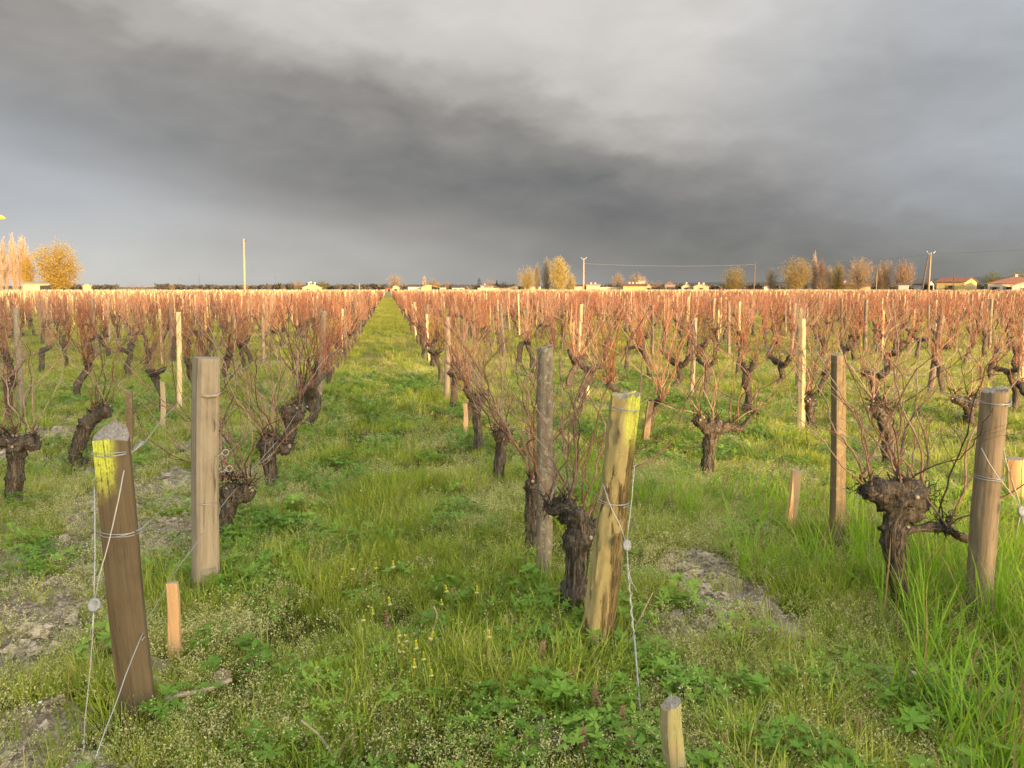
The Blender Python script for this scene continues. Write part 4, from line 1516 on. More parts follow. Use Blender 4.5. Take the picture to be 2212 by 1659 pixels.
def build_wires():
    def wire(label, P, r=.0013, mat='wire', name='trellis_wire', group='wires along the vine rows'):
        mb = MB()
        mb.tube(P, r, 5)
        return mb.build(name, M[mat], None, label=label, cat='wire', group=group)
    f, t, h, _o = POSTS['L1']
    xl = row_x(0)
    top = f + (t - f) * .93 + np.array([.05, .04, 0])
    low = f + (t - f) * .665 + np.array([.05, .04, 0])
    p1 = POSTS['P1'][0]
    # slanting upper wire, twisted near the post
    A = wavy(top, (p1[0] - .06, p1[1], 1.03), 6, .003, 1) + wavy((p1[0] - .05, p1[1] + .1, 1.04), (xl - .05, 40, 1.06), 24, .006, 2)
    wire('upper row wire running from the painted brown end post past the square post', A, .0017)
    A = wavy(low, (p1[0] - .03, p1[1] - .07, .66), 5, .003, 3) + wavy((p1[0] + .06, p1[1] + .1, .66), (xl, 30, .62), 20, .006, 4)
    wire('middle row wire from the brown end post to a loop on the square post', A)
    pts_ = [PY(205, 1640, 2.42), PY(312, 1356, 2.86), PY(348, 1290, 3.3), PY(385, 1228, 3.72), PY(441, 1150, 4.03), PY(470, 1105, 4.5), PY(540, 1020, 5.2), PY(605, 945, 6.2), PY(650, 880, 7.6)]
    wire('kinked low wire climbing from the ground across the brown post into the row', spline(np.array(pts_), 44) + NR.normal(0, .002, (44, 3)), .0019)
    for i, (u, v, u2, v2, y) in enumerate(((0, 0, 0, 0, 3.0), (565, 1000, 592, 975, 5.9))):
        a, b = PY(u, v, y), PY(u2, v2, y + .1)
        if i == 0:
            e = np.array((p1[0] - .06, p1[1], 1.03))
            a, b = top + (e - top) * .03, top + (e - top) * .16
        P = []
        for k in range(40):
            q = a + (b - a) * k / 39
            P.append(q + np.array([.006 * math.cos(k * 1.3), 0, .006 * math.sin(k * 1.3)]))
        wire(('tight wire twist just above the painted top of the brown end post', 'small wire twist on the low wire by the bent vine')[i], P, .0014, name='wire_twist', group='twisted wire joints')
    f, t, h, _o = POSTS['R1']
    xr = row_x(1)
    a = f + (t - f) * .60
    wire('lower row wire running from the rough round post past the lichened post', wavy(a, (xr - .02, 4.0, .66), 4, .003, 5) + wavy((xr, 4.1, .66), (xr, 30, .62), 20, .006, 6))
    a = f + (t - f) * .945
    wire('upper row wire from the top of the rough round post along its row', wavy(a, (xr - .02, 4.0, 1.07), 4, .003, 7) + wavy((xr, 4.1, 1.07), (xr, 40, 1.04), 24, .006, 8))
    f, t, h, _o = POSTS['R2']
    x2 = row_x(2)
    b2 = POSTS['R2b'][0]
    a = f + (t - f) * .945
    wire('upper row wire from the grey-brown end post to the cracked old post', wavy(a, (b2[0], b2[1], 1.16), 8, .004, 9) + wavy((b2[0], b2[1] + .05, 1.165), (x2, 30, 1.1), 20, .006, 10), .0018)
    a = f + (t - f) * .64
    wire('middle row wire from the grey-brown end post through the long canes', wavy(a, (b2[0] - .03, b2[1], .73), 8, .008, 11) + wavy((b2[0], b2[1] + .05, .73), (x2, 30, .66), 20, .006, 12), .0018)
    wire('lowest row wire sagging behind the tall grass and leaning stake', wavy((x2 + .02, 3.3, .42), (x2, 20, .45), 24, .006, 13), .0014)
    for k in range(-5, 9):
        if k in (0, 1, 2):
            continue
        for z, nm in ((1.07, 'upper'), (.62, 'lower')):
            y0 = 4.0
            wire(f'{nm} wire of the {row_name(k)}', wavy((row_x(k), y0, z), (row_x(k), 34, z), 30, .008, 40 + k), .0011)


build_wires()


def guy(label, tops, disc, kink, foot, seed, rod=False):
    """Anchor wire of an end post: two strands down to a round tensioner, then to the ground."""
    root = thing('guy_wire', foot, label, 'guy wire', 'guy wires anchoring the end posts')
    L = lambda p: np.asarray(p) - np.asarray(foot)
    r = random.Random(seed)
    for i, t in enumerate(tops):
        mb = MB()
        mb.tube(wavy(L(t), L(disc), 5, .0012, seed + i), .0021, 5)
        mb.build('strand', M['wire_bright'], root)
    mb = MB()
    d = Vector(L(disc))
    n = 18
    V, F = [], []
    q = Vector((0, 0, 1)).rotation_difference(Vector((.25, -1, .25)).normalized())
    for z, k in ((-.006, .8), (-.004, 1), (.004, 1), (.007, .72), (.004, .5)):
        for j in range(n):
            a = 2 * math.pi * j / n
            V.append(d + q @ Vector((.0205 * k * math.cos(a), .024 * k * math.sin(a), z)))
    for i in range(4):
        for j in range(n):
            F.append((i * n + j, i * n + (j + 1) % n, (i + 1) * n + (j + 1) % n, (i + 1) * n + j))
    F.append(tuple(range(n - 1, -1, -1)))
    F.append(tuple(4 * n + j for j in range(n)))
    mb.add(V, F)
    mb.build('tensioner', M['disc'], root)
    mb = MB()
    if rod:
        k = L(kink)
        mb.tube(wavy(L(disc), k, 4, .001, seed + 5), .0021, 5)
        mb.build('strand', M['wire_bright'], root)
        mb = MB()
        P = [L(disc) + (k - L(disc)) * (.3 + .7 * i / 30) + np.array([.006 * math.cos(i * 1.1), 0, .006 * math.sin(i * 1.1)]) for i in range(31)]
        mb.tube(P, .0018, 5)
        mb.build('wire_twist', M['wire_bright'], root)
        mb = MB()
        mb.tube([k, k + np.array([.004, -.003, -.04]), np.zeros(3) + np.array([0, 0, -.05])], .0045, 7)
        mb.build('anchor_rod', M['disc'], root)
        mb = MB()
        mb.tube([L(disc) + np.array([0, 0, -.08]), L(disc) + np.array([.02, 0, -.15]), L(disc) + np.array([.045, -.01, -.20])], .002, 5)
        mb.build('loose_end', M['wire_bright'], root)
    else:
        mb.tube(wavy(L(disc), np.array([0, 0, -.05]), 6, .001, seed + 5), .0023, 5)
        mb.build('strand', M['wire_bright'], root)
        mb = MB()
        mb.tube([L(disc), L(disc) + np.array([-.008, 0, -.06]), L(disc) + np.array([-.022, -.005, -.12])], .0018, 5)
        mb.build('loose_end', M['wire_bright'], root)
    return root


def build_guys():
    guy('pale double guy wire with a round tensioner beside the painted brown end post', [PY(204, 1052, 2.80), PY(268, 1016, 2.74)], PY(203, 1307, 2.62), None, G(174, 1650), 3)
    guy('twisted guy wire with a round tensioner below the rough yellow-topped post', [PY(1303, 1046, 3.02), PY(1371, 1004, 3.0)], PY(1354, 1178, 2.94), PY(1369, 1370, 2.72), G(1391, 1612), 7, True)
    guy('guy wire and tensioner beside the round end post in tall grass', [PY(2120, 968, 2.98), PY(2166, 960, 2.98)], PY(2206, 1104, 2.9), None, G(2290, 1420), 11)


build_guys()


# ------------------------------------------------------------------ fallen sticks, flowers, dry leaves
def stick(label, pts_, rad, name='fallen_stick', side=()):
    P = np.array(pts_)
    mb = MB()
    S = spline(P, 14)
    mb.tube(S, np.linspace(rad, rad * .6, 14) * (1 + .12 * np.sin(np.arange(14) * 2.1)), 7)
    for q in side:
        mb.tube(spline(np.array(q), 8), np.linspace(rad * .8, rad * .4, 8), 6)
    return mb.build(name, M['stick'], None, label=label, cat='stick', group='fallen vine prunings')


def gp(u, v, z=.02):
    return G(u, v, z)


def build_litter():
    stick('broken dead branch lying in the grass right of the brown end post', [gp(356, 1512, .05), gp(395, 1500, .07), gp(440, 1492, .05), gp(500, 1468, .09)], .013, side=[[gp(405, 1500, .06), gp(408, 1530, .02), gp(412, 1548, .0)]])
    stick('forked pale pruning sticking up at the bottom of the alley', [gp(735, 1672, .02), gp(722, 1640, .05), gp(690, 1590, .10), gp(650, 1556, .16)], .0062, side=[[gp(725, 1646, .04), gp(738, 1612, .08), gp(763, 1584, .13)], [gp(722, 1640, .04), gp(690, 1657, .03), gp(645, 1662, .03)]])
    stick('crooked thin stick standing in the grass in the middle of the alley', [gp(918, 1402, .01), gp(935, 1365, .07), gp(944, 1330, .13), gp(937, 1310, .17)], .0055)
    stick('curved brown pruning on the bare soil beside the guy wire', [gp(1360, 1330, .03), gp(1380, 1345, .03), gp(1410, 1350, .025), gp(1436, 1349, .03)], .0055)
    stick('long thin pruning lying against the foot of the rough round post', [gp(1345, 1395, .02), gp(1375, 1350, .08), gp(1395, 1310, .16), gp(1410, 1280, .22)], .0045)
    # spent dandelions along the alley
    r = random.Random(77)
    protos = []
    for s in range(3):
        st = MB()
        h = .14 + .03 * s
        st.tube(spline(np.array([(0, 0, -.01), (.006, 0, h * .5), (.012 * (s - 1), .004, h)]), 7), .0018, 5)
        hd = MB()
        c = np.array([.012 * (s - 1), .004, h])
        hd.blob(c + np.array([0, 0, .008]), .006, s, 8, 6, 0, .1, (1, 1, 1.7))
        yl = MB()
        yl.blob(c + np.array([0, 0, .0205]), .0045, s + 9, 8, 5, 0, .3, (1, 1, .8))
        fr = MB()
        for j in range(11):
            e = j * .57 + s
            leaf_quad(fr, c + np.array([0, 0, .004]), (math.cos(e), math.sin(e), -.9), np.array([math.cos(e), math.sin(e), 1]), .014, .004)
        protos.append((st.mesh('stalk', [M['seedstalk']]), hd.mesh('seed_head', [M['weed']]), yl.mesh('bloom', [M['petal_yellow']]), fr.mesh('bracts', [M['seed']], False)))
    spots_ = [(788, 1408), (818, 1416), (868, 1422), (912, 1452), (884, 1470), (900, 1482), (918, 1500), (905, 1515), (888, 1490), (866, 1486), (898, 1540), (926, 1560), (700, 1545), (1030, 1362), (960, 1388), (850, 1290), (760, 1288), (790, 1272), (812, 1295), (866, 1170), (900, 1165), (890, 1130), (880, 1120), (915, 1085), (872, 1098), (770, 1110), (800, 1090), (935, 1095), (905, 1195), (1048, 1480), (983, 1340)]
    words_ = 'tallest shortest leaning upright slender crooked stout pale bright drooping split double twisted bushy thin bent straight faded lone hidden'.split()
    for i, (u, v) in enumerate(spots_):
        p = G(u, v)
        st, hd, yl, fr = protos[i % 3]
        z = float(gz(np.array([p[0]]), np.array([p[1]]))[0])
        root = obj('dandelion', None, None, (p[0], p[1], z), (r.gauss(0, .12), r.gauss(0, .12), r.uniform(0, 6.28)), [r.uniform(.9, 1.3)] * 3, 'spent dandelion on a bare stalk with yellow tip and hanging pale bracts', 'dandelion', 'spent dandelions in the alley')
        obj('stalk', st, root); obj('seed_head', hd, root)
        if i % 4: obj('bloom', yl, root)
        obj('bracts', fr, root)
    # dead-nettle spikes
    pr = []
    for s in range(3):
        mb = MB()
        q = random.Random(s)
        for lev in range(7):
            z = .05 + lev * .012
            for j in range(6):
                e = j * 1.05 + lev * .5
                leaf_quad(mb, (0, 0, z), (math.cos(e), math.sin(e), -.15 + .05 * lev), np.array([0, 0, 1.0]), .020 * (1.05 - lev * .09), .013 * (1.05 - lev * .08))
        mb.tube([(0, 0, -.01), (0, 0, .13)], .0018, 4)
        pr.append(mb.mesh('dead_nettle', [M['nettle']], False))
    for i, (u, v) in enumerate([(985, 1320), (935, 1345), (1085, 1385), (1165, 1450), (1213, 1510), (1205, 1525), (838, 1375), (1290, 1555), (1320, 1560), (1360, 1660), (1345, 1600), (1566, 1640), (1260, 1655), (1855, 1610), (990, 1060), (1000, 1080), (960, 1050), (1030, 1066), (945, 1072)]):
        p = G(u, v)
        obj('dead_nettle', pr[i % 3], None, (p[0], p[1], float(gz(np.array([p[0]]), np.array([p[1]]))[0])), (r.gauss(0, .1), r.gauss(0, .1), r.uniform(0, 6)), [r.uniform(.8, 1.15)] * 3, 'small dead-nettle spike with dusky pink and yellow-green crowded leaves', 'wildflower', 'dead-nettles in the grass')
    # daisies: uncountable white specks
    mb = MB()
    for j in range(9):
        e = j * .7
        leaf_quad(mb, (0, 0, .06), (math.cos(e), math.sin(e), .35), np.array([0, 0, 1.0]), .009, .004)
    mb.blob((0, 0, .061), .003, 1, 6, 4)
    dz = mb.mesh('daisy', [M['petal_white']], False)
    x, y = pts(1500, -6, 8, 2, 14, lambda x, y: .04 + .5 * sm(fbm(x * 1.3, y * 1.3, 17), .55, .7), .4, 60)
    place('daisies', [dz], x, y, .6, 1.1, 'tiny white daisies and cresses sprinkled through the grass', .3, sf=lambda x, y: np.ones(len(x)))
    mb = MB()
    g = random.Random(3)
    V, F = [], []
    for k in range(7):
        a = k * 2 * math.pi / 7
        V.append((.035 * math.cos(a) * g.uniform(.6, 1.2), .03 * math.sin(a) * g.uniform(.6, 1.2), g.uniform(0, .022)))
    V.append((0, 0, .004))
    F = [(k, (k + 1) % 7, 7) for k in range(7)]
    mb.add(V, F)
    dl = mb.mesh('dry_leaf', [M['dry_leaf']], True)
    for (u, v, lab) in ((1103, 1560, 'curled grey-brown dry leaf beside the seeding grass tussock'), (1715, 1282, 'pale dry leaf on the bare soil patch'), (1395, 1400, 'dry leaf under the leaning pruning by the guy wire'), (480, 1482, 'pale dry leaf caught on the broken dead branch'), (1905, 1470, 'small dry leaf on the dark earth clod'), (1290, 1590, 'dry leaf among the cinquefoil by the alley')):
        p = G(u, v)
        obj('dry_leaf', dl, None, (p[0], p[1], float(gz(np.array([p[0]]), np.array([p[1]]))[0]) + .03), (r.gauss(0, .5), r.gauss(0, .5), r.uniform(0, 6)), [r.uniform(.7, 1.2)] * 3, lab, 'dry leaf', 'dry leaves on the ground')


build_litter()


# ------------------------------------------------------------------ trees
M['trunk'] = bark('tree_bark', (0.16, 0.11, 0.07), (0.30, 0.21, 0.13))
TW = {
    'gold': [(0.26, 0.20, 0.05), (0.40, 0.31, 0.08), (0.52, 0.41, 0.14)],
    'willow': [(0.20, 0.14, 0.025), (0.36, 0.25, 0.045), (0.46, 0.33, 0.09)],
    'pink': [(0.32, 0.23, 0.16), (0.48, 0.35, 0.25), (0.58, 0.44, 0.32)],
    'brown': [(0.16, 0.11, 0.065), (0.28, 0.20, 0.115), (0.38, 0.28, 0.17)],
    'russet': [(0.17, 0.105, 0.065), (0.27, 0.17, 0.105), (0.36, 0.245, 0.155)],
    'olive': [(0.16, 0.12, 0.035), (0.26, 0.195, 0.06), (0.36, 0.265, 0.11)],
    'evergreen': [(0.012, 0.02, 0.012), (0.028, 0.038, 0.02), (0.05, 0.055, 0.03)],
    'green': [(0.05, 0.08, 0.02), (0.10, 0.13, 0.035), (0.18, 0.18, 0.06)],
    'grey': [(0.16, 0.13, 0.09), (0.26, 0.22, 0.15), (0.36, 0.31, 0.22)],
    'wood': [(0.045, 0.045, 0.038), (0.075, 0.07, 0.058), (0.11, 0.10, 0.08)],
    'blossom': [(0.35, 0.28, 0.22), (0.5, 0.42, 0.34), (0.6, 0.52, 0.45)],
}
TWM = {k: leafy('foliage_' + k, v, .25, .7, .15, .35) for k, v in TW.items()}


def tree(label, x, y, H, W, shape, col, seed, n=None, bare=.10, name='tree', cat='tree', group='trees round the vineyard', foot=0.0):
    """A trunk with limbs and a crown of many small twig or leaf faces spread through uneven lobes."""
    r = random.Random(seed)
    g = np.random.default_rng(seed)
    root = thing(name, (x, y, 0), label, cat, group)
    tb = MB()
    hw = W / 2
    leafs = col in ('evergreen', 'green', 'gold', 'willow', 'olive', 'blossom')
    n = int((1.7 if leafs else .9) * (n or int(1400 + 60 * H * W ** .5)) * (1 if H > 12 and y < 0 else 1.15))
    tr = H * .018 + W * .006
    ph = [r.uniform(0, 6.28) for _ in range(5)]
    cz, vz, lo = {'round': (.56, .38, .10), 'oval': (.53, .41, .10), 'poplar': (.53, .44, .06), 'bush': (.40, .50, .0)}.get(shape, (.5, .5, .1))

    def env(d):                       # uneven crown outline in a direction
        a = math.atan2(d[1], d[0])
        k = 1 + .15 * math.sin(3 * a + ph[0] + 3 * d[2]) + .14 * math.sin(5 * d[2] + ph[1] + a) + .09 * math.sin(7 * a + ph[2]) * (1 - abs(d[2]))
        flat = 1.0
        if shape == 'poplar':
            flat = .8 + .2 * math.cos(d[2] * 2.5)
        if shape == 'oval' and d[2] > 0:
            flat = 1 - .35 * d[2] ** 2
        return np.array([d[0] * hw * k * flat, d[1] * hw * k * flat, H * cz + d[2] * H * vz * (.9 + .1 * k)])
    P, D0 = [], []
    if shape in ('cone', 'cedar'):
        tiers = 9 if shape == 'cone' else 8
        for q in range(n):
            t = (r.randrange(tiers) + .5) / tiers if shape == 'cedar' else r.random()
            a = r.uniform(0, 6.283)
            rad = hw * (1.0 - .9 * t) * math.sqrt(r.random()) * (1 + .2 * math.sin(3 * a + ph[int(t * 4)]))
            P.append((rad * math.cos(a), rad * math.sin(a), H * (.12 + .86 * t) + r.gauss(0, .012) * H - .10 * rad))
            D0.append((math.cos(a), math.sin(a), .1))
        tb.tube([(0, 0, -.3), (0, 0, H * .5), (0, 0, H * .96)], [tr, tr * .6, tr * .15], 7)
    else:
        nb = {'round': 64, 'oval': 54, 'poplar': 46, 'bush': 40}[shape]
        per = n // nb + 1
        top = {'round': .5, 'oval': .72, 'poplar': .93, 'bush': .2}[shape]
        tb.tube(spline(np.array([(0, 0, -.3), (0, 0, H * .05), (r.gauss(0, .012) * H, r.gauss(0, .012) * H, H * .25), (r.gauss(0, .02) * H, 0, H * top)]), 9), np.linspace(tr * 1.25, tr * .25, 9), 8)
        for i in range(nb):
            t = (i + .5) / nb
            dz = (1 - 2 * t) * (1.0 if shape != 'bush' else .9)
            a = i * 2.39996 + r.gauss(0, .25)
            q = math.sqrt(max(0, 1 - dz * dz))
            e = env((q * math.cos(a), q * math.sin(a), dz)) * np.array([1, 1, 1.0])
            e[:2] *= r.uniform(.62, 1.0)
            e[2] = max(e[2], H * (.10 if shape != 'bush' else .06))
            z0 = min(e[2] * .75, H * (lo + (top - lo) * max(0, min(1, (e[2] / H - .15) * 1.1)) * r.uniform(.5, 1)))
            p0 = np.array([0, 0, z0])
            rise = np.array([0, 0, (e[2] - z0) * (.18 if shape != 'poplar' else -.1)])
            p1 = p0 * .5 + e * .5 + rise * .5 + np.array([r.gauss(0, .05) * hw, r.gauss(0, .05) * hw, -abs(r.gauss(0, .02)) * H])
            S = spline(np.array([p0, p1, e]), 6)
            tb.tube(S, np.linspace(tr * .42, tr * .07, 6), 4, caps=False)
            for k in range(per):
                u = 1 - .72 * r.random() ** 1.5
                j = min(4, int(u * 5))
                f = u * 5 - j
                c = S[j] * (1 - f) + S[j + 1] * f
                w_ = (.055 + .085 * (1 - u)) * W * (1.0 if leafs else .7)
                if shape == 'poplar':
                    w_ *= 1.2
                c = c + np.array([r.gauss(0, 1) * w_, r.gauss(0, 1) * w_, r.gauss(0, .06) * H * (1 if shape != 'bush' else .9)])
                dd = S[j + 1] - S[j]
                dd = dd / (np.linalg.norm(dd) + 1e-9)
                P.append(c)
                D0.append(dd)
    P, D0 = np.array(P), np.array(D0)
    P[:, 2] = np.maximum(P[:, 2], .15)
    n = len(P)
    if leafs:
        D = D0 * .3 + g.normal(size=(n, 3)) * .6
        L = H * g.uniform(.010, .020, n) * (1.15 if shape not in ('cone', 'cedar') else 1.0)
        Wd = L * g.uniform(.45, .8, n)
    else:
        D = D0 * 1.0 + g.normal(size=(n, 3)) * .38 + np.array([0, 0, .30 if shape != 'poplar' else .9])
        L = H * g.uniform(.035, .080, n)
        Wd = L * g.uniform(.05, .10, n)
    D /= np.linalg.norm(D, axis=1)[:, None] + 1e-9
    S = np.cross(D, g.normal(size=(n, 3)))
    S /= np.linalg.norm(S, axis=1)[:, None] + 1e-9
    a_, b_ = P - S * Wd[:, None] * .5, P + S * Wd[:, None] * .5
    c_, d_ = P + D * L[:, None] + S * Wd[:, None] * .25, P + D * L[:, None] - S * Wd[:, None] * .25
    V = np.stack([a_, b_, c_, d_], 1).reshape(-1, 3)
    me = bpy.data.meshes.new('crown')
    me.vertices.add(4 * n)
    me.vertices.foreach_set('co', V.ravel())
    me.loops.add(4 * n)
    me.loops.foreach_set('vertex_index', np.arange(4 * n, dtype=np.int32))
    me.polygons.add(n)
    me.polygons.foreach_set('loop_start', (np.arange(n) * 4).astype(np.int32))
    me.update(calc_edges=True)
    me.materials.append(TWM[col])
    tb.build('trunk', M['trunk'], root)
    obj('crown', me, root)
    return root


K = 2560 / 2212


def at(uc, D):
    p = PD(uc / K, 622, D)
    return p[0], p[1]


def topz(u, v, D):
    return PD(u / K, v / K, D)[2]


def far_tree(label, uL, uR, vT, shape, col, D, seed, **kw):
    uc = (uL + uR) / 2
    x, y = at(uc, D)
    a, b = PD(uL / K, 622, D), PD(uR / K, 622, D)
    tree(label, x, y, topz(uc, vT, D), length(a, b) * 1.14, shape, col, seed, **kw)


def build_trees():
    T = [
        ('bare pinkish poplar cut by the left edge of the picture', -14, 14, 601, 'poplar', 'pink', 262, {}),
        ('thin bare poplar second from the left edge', 10, 24, 603, 'poplar', 'pink', 266, {}),
        ('tall bare pinkish poplar behind the stone barn', 27, 50, 596, 'poplar', 'pink', 268, {}),
        ('broad bare pinkish poplar touching the big willow', 44, 82, 596, 'poplar', 'pink', 272, {'n': 3400}),
        ('young yellow-green tree squeezed between poplar and big willow', 52, 92, 636, 'oval', 'willow', 256, {}),
        ('big round yellow-green willow on the left horizon', 86, 208, 602, 'round', 'willow', 250, {'n': 6500}),
        ('low brown copse alone on the far left horizon', 290, 392, 705, 'bush', 'brown', 620, {'n': 4200}),
        ('small rounded tree beside the low brown copse', 420, 440, 709, 'round', 'brown', 640, {}),
        ('dark little tree behind the lone leaning utility pole', 604, 622, 709, 'round', 'brown', 640, {}),
        ('dark round evergreen pressed against a tan bare tree', 718, 738, 703, 'round', 'evergreen', 330, {}),
        ('tan bare tree left of the house with cream gable', 730, 762, 697, 'round', 'brown', 322, {}),
        ('low russet bush at the left of the gabled house', 700, 716, 712, 'bush', 'russet', 322, {}),
        ('dense round green tree right of the gabled house', 793, 819, 699, 'round', 'green', 318, {'n': 3600}),
        ('large pale bare tree above the red shed', 968, 1005, 684, 'round', 'brown', 330, {'n': 3400}),
        ('thin bare sapling tree beside the large pale bare tree', 1004, 1017, 700, 'oval', 'grey', 330, {}),
        ('slender bare poplar behind the long white barn', 1056, 1066, 690, 'poplar', 'pink', 335, {}),
        ('bushy brown tree behind the long white barn', 1064, 1098, 694, 'round', 'olive', 335, {}),
        ('yellow-green shrubby tree at the end of the white barn', 1084, 1104, 703, 'round', 'willow', 318, {}),
        ('purplish bare tree right of the long white barn', 1110, 1124, 700, 'oval', 'russet', 322, {}),
        ('blossoming pale bush beside the grey-roofed cottage', 1164, 1184, 712, 'bush', 'blossom', 322, {}),
        ('dark tiered cedar among the village roofs', 1187, 1209, 694, 'cedar', 'evergreen', 330, {'n': 2600}),
        ('wide tan tree between cedar and pointed conifer', 1208, 1239, 696, 'round', 'brown', 345, {}),
        ('small pointed dark conifer among the village roofs', 1237, 1247, 700, 'cone', 'evergreen', 330, {'n': 1800}),
        ('dark spreading tree beside the small pointed conifer', 1246, 1274, 702, 'round', 'evergreen', 318, {'n': 2200}),
        ('pale yellow open tree, first of the golden clump', 1296, 1342, 664, 'round', 'gold', 286, {'n': 3000}),
        ('narrow pale tree between the first golden tree and the dark one', 1334, 1352, 661, 'poplar', 'grey', 290, {}),
        ('thin grey tree standing in the golden clump', 1352, 1382, 649, 'poplar', 'grey', 292, {}),
        ('tallest golden tree of the clump, shaped like a flame', 1374, 1421, 640, 'oval', 'gold', 284, {'n': 4600}),
        ('short golden tree at the right of the clump', 1413, 1441, 682, 'oval', 'gold', 286, {}),
        ('low olive bush under the golden clump', 1366, 1420, 700, 'bush', 'olive', 276, {}),
        ('bare tan tree left of the red-roofed barn', 1528, 1561, 680, 'oval', 'brown', 330, {}),
        ('wide bare tree behind the red-roofed barn', 1570, 1614, 681, 'round', 'brown', 335, {}),
        ('small lit tan tree beside the barn chimney block', 1594, 1618, 689, 'round', 'pink', 318, {}),
        ('sloping dark brown thicket right of the red-roofed barn', 1614, 1664, 696, 'bush', 'russet', 330, {}),
        ('low green bush at the end of the brown thicket', 1646, 1668, 710, 'bush', 'green', 310, {}),
        ('round olive-gold tree standing alone by the dark pole', 1806, 1864, 664, 'round', 'olive', 262, {'n': 4600}),
        ('small thin-crowned tree right of the dark pole', 1908, 1946, 668, 'oval', 'grey', 258, {}),
        ('large leaning olive-green tree, first of the wood', 1950, 2028, 641, 'round', 'olive', 252, {'n': 4800}),
        ('thin bare tree between the olive tree and the tall poplar', 2004, 2022, 668, 'poplar', 'grey', 258, {}),
        ('tall thin bare poplar rising above the wood', 2026, 2042, 638, 'poplar', 'pink', 256, {}),
        ('russet-topped bare tree beside the tall thin poplar', 2038, 2066, 649, 'oval', 'russet', 254, {}),
        ('low brown undergrowth tree in the middle of the wood', 2036, 2080, 694, 'bush', 'brown', 252, {}),
        ('bare grey-pink tree behind the yellow-green one', 2060, 2086, 664, 'oval', 'grey', 266, {}),
        ('yellow-green pointed tree in the wood', 2076, 2112, 655, 'oval', 'willow', 256, {}),
        ('big bare spreading oak behind the bright yellow wall', 2108, 2184, 645, 'round', 'brown', 250, {'n': 5200}),
        ('bare brown oak beside the little white pole', 2182, 2232, 651, 'round', 'brown', 252, {'n': 3800}),
        ('last bare reddish oak before the double utility pole', 2228, 2286, 649, 'round', 'russet', 250, {'n': 4200}),
        ('pale bare bush behind the yellow farmhouse', 2408, 2436, 690, 'bush', 'grey', 300, {}),
        ('rounded green tree left of the red-tiled house', 2454, 2506, 674, 'round', 'green', 300, {'n': 3000}),
        ('rounded green tree behind the red-tiled house at the edge', 2514, 2580, 671, 'round', 'green', 300, {'n': 3000}),
    ]
    for i, (lab, a, b, v, sh, c, D, kw) in enumerate(T):
        far_tree(lab, a, b, v, sh, c, D, 900 + i, **kw)
    # dark tree line along the far horizon: reads as one mass
    mb = MB()
    g = np.random.default_rng(44)
    V, F = [], []
    for u in np.arange(-60, 2640, 3.2):
        if not (440 < u < 1290 or 1420 < u < 1960 or 2040 < u < 2580 or 120 < u < 290 or 392 < u < 440):
            continue
        D = 720 + g.uniform(-40, 40)
        vt = 715.0 + 4 * (fbm(u / 30, 3, 5, 3) - .5) * 2 + g.uniform(-1.2, 1.2)
        x, y = at(u, D)
        h = max(2.2, PD(u / K, vt / K, D)[2])
        for k in range(26):
            z = h * g.random() ** .7
            c = np.array([x + g.normal(0, 1.2), y + g.normal(0, 2), z])
            d, e = g.normal(size=3) * .7, g.normal(size=3) * .7
            i = len(V)
            V += [c - d - e, c + d - e, c + d + e, c - d + e]
            F.append((i, i + 1, i + 2, i + 3))
    mb.add(V, F)
    mb.build('distant_treeline', TWM['wood'], None, False, label='far dark line of woods along the horizon', kind='stuff')


def build_hills():
    m, w = new_mat('wooded_hill')
    pos = w.n('ShaderNodeNewGeometry').outputs['Position']
    n = w.noise(pos, .012, 5, .65)
    finish(w, w.ramp(n, [(.3, (0.035, 0.05, 0.055)), (.7, (0.075, 0.085, 0.08))]), 1.0)
    mb = MB()
    V, F = [], []
    us = np.arange(-200, 2900, 12)
    prof = np.interp(us, [-200, 100, 300, 700, 1200, 1560, 1680, 1760, 1850, 1990, 2100, 2290, 2400, 2450, 2560, 2900], [716, 715, 718, 717.5, 716, 714, 708, 706, 706, 704, 703, 698, 694, 692, 693, 690])
    prof = prof + 2.2 * (fbm(us / 60, 0 * us, 9, 4) - .5)
    for D, k in ((2400, 0), (2700, .75), (3100, 1), (4200, 0)):
        for u, v in zip(us, prof):
            x, y = at(u, D)
            z = max(.0, (PD(u / K, v / K, 3100)[2])) * k - (2 if k == 0 else 0)
            V.append((x, y, z))
    n_ = len(us)
    for i in range(3):
        for j in range(n_ - 1):
            F.append((i * n_ + j, i * n_ + j + 1, (i + 1) * n_ + j + 1, (i + 1) * n_ + j))
    mb.add(V, F)
    mb.build('hills', m, kind='structure', label='low blue wooded hills on the horizon')


build_hills()
build_trees()


# ------------------------------------------------------------------ houses
def render_mat(name, col):
    m, w = new_mat(name)
    pos = w.n('ShaderNodeTexCoord').outputs['Object']
    n = w.noise(pos, .8, 5, .7)
    c = w.mix(w.sst(n, .35, .7), col, tuple(k * .82 for k in col))
    finish(w, c, .9, w.noise(pos, 9, 3), .2, .02)
    return m


def tile_mat(name, col):
    m, w = new_mat(name)
    oc = w.n('ShaderNodeTexCoord').outputs['Object']
    wv = w.n('ShaderNodeTexWave', {'Vector': oc, 'Scale': 2.2, 'Distortion': .4}, bands_direction='X').outputs['Fac']
    n = w.noise(oc, 2.5, 5, .7)
    c = w.ramp(n, [(.3, tuple(k * .65 for k in col)), (.5, col), (.7, tuple(min(1, k * 1.3) for k in col))])
    finish(w, c, .85, wv, .5, .06)
    return m


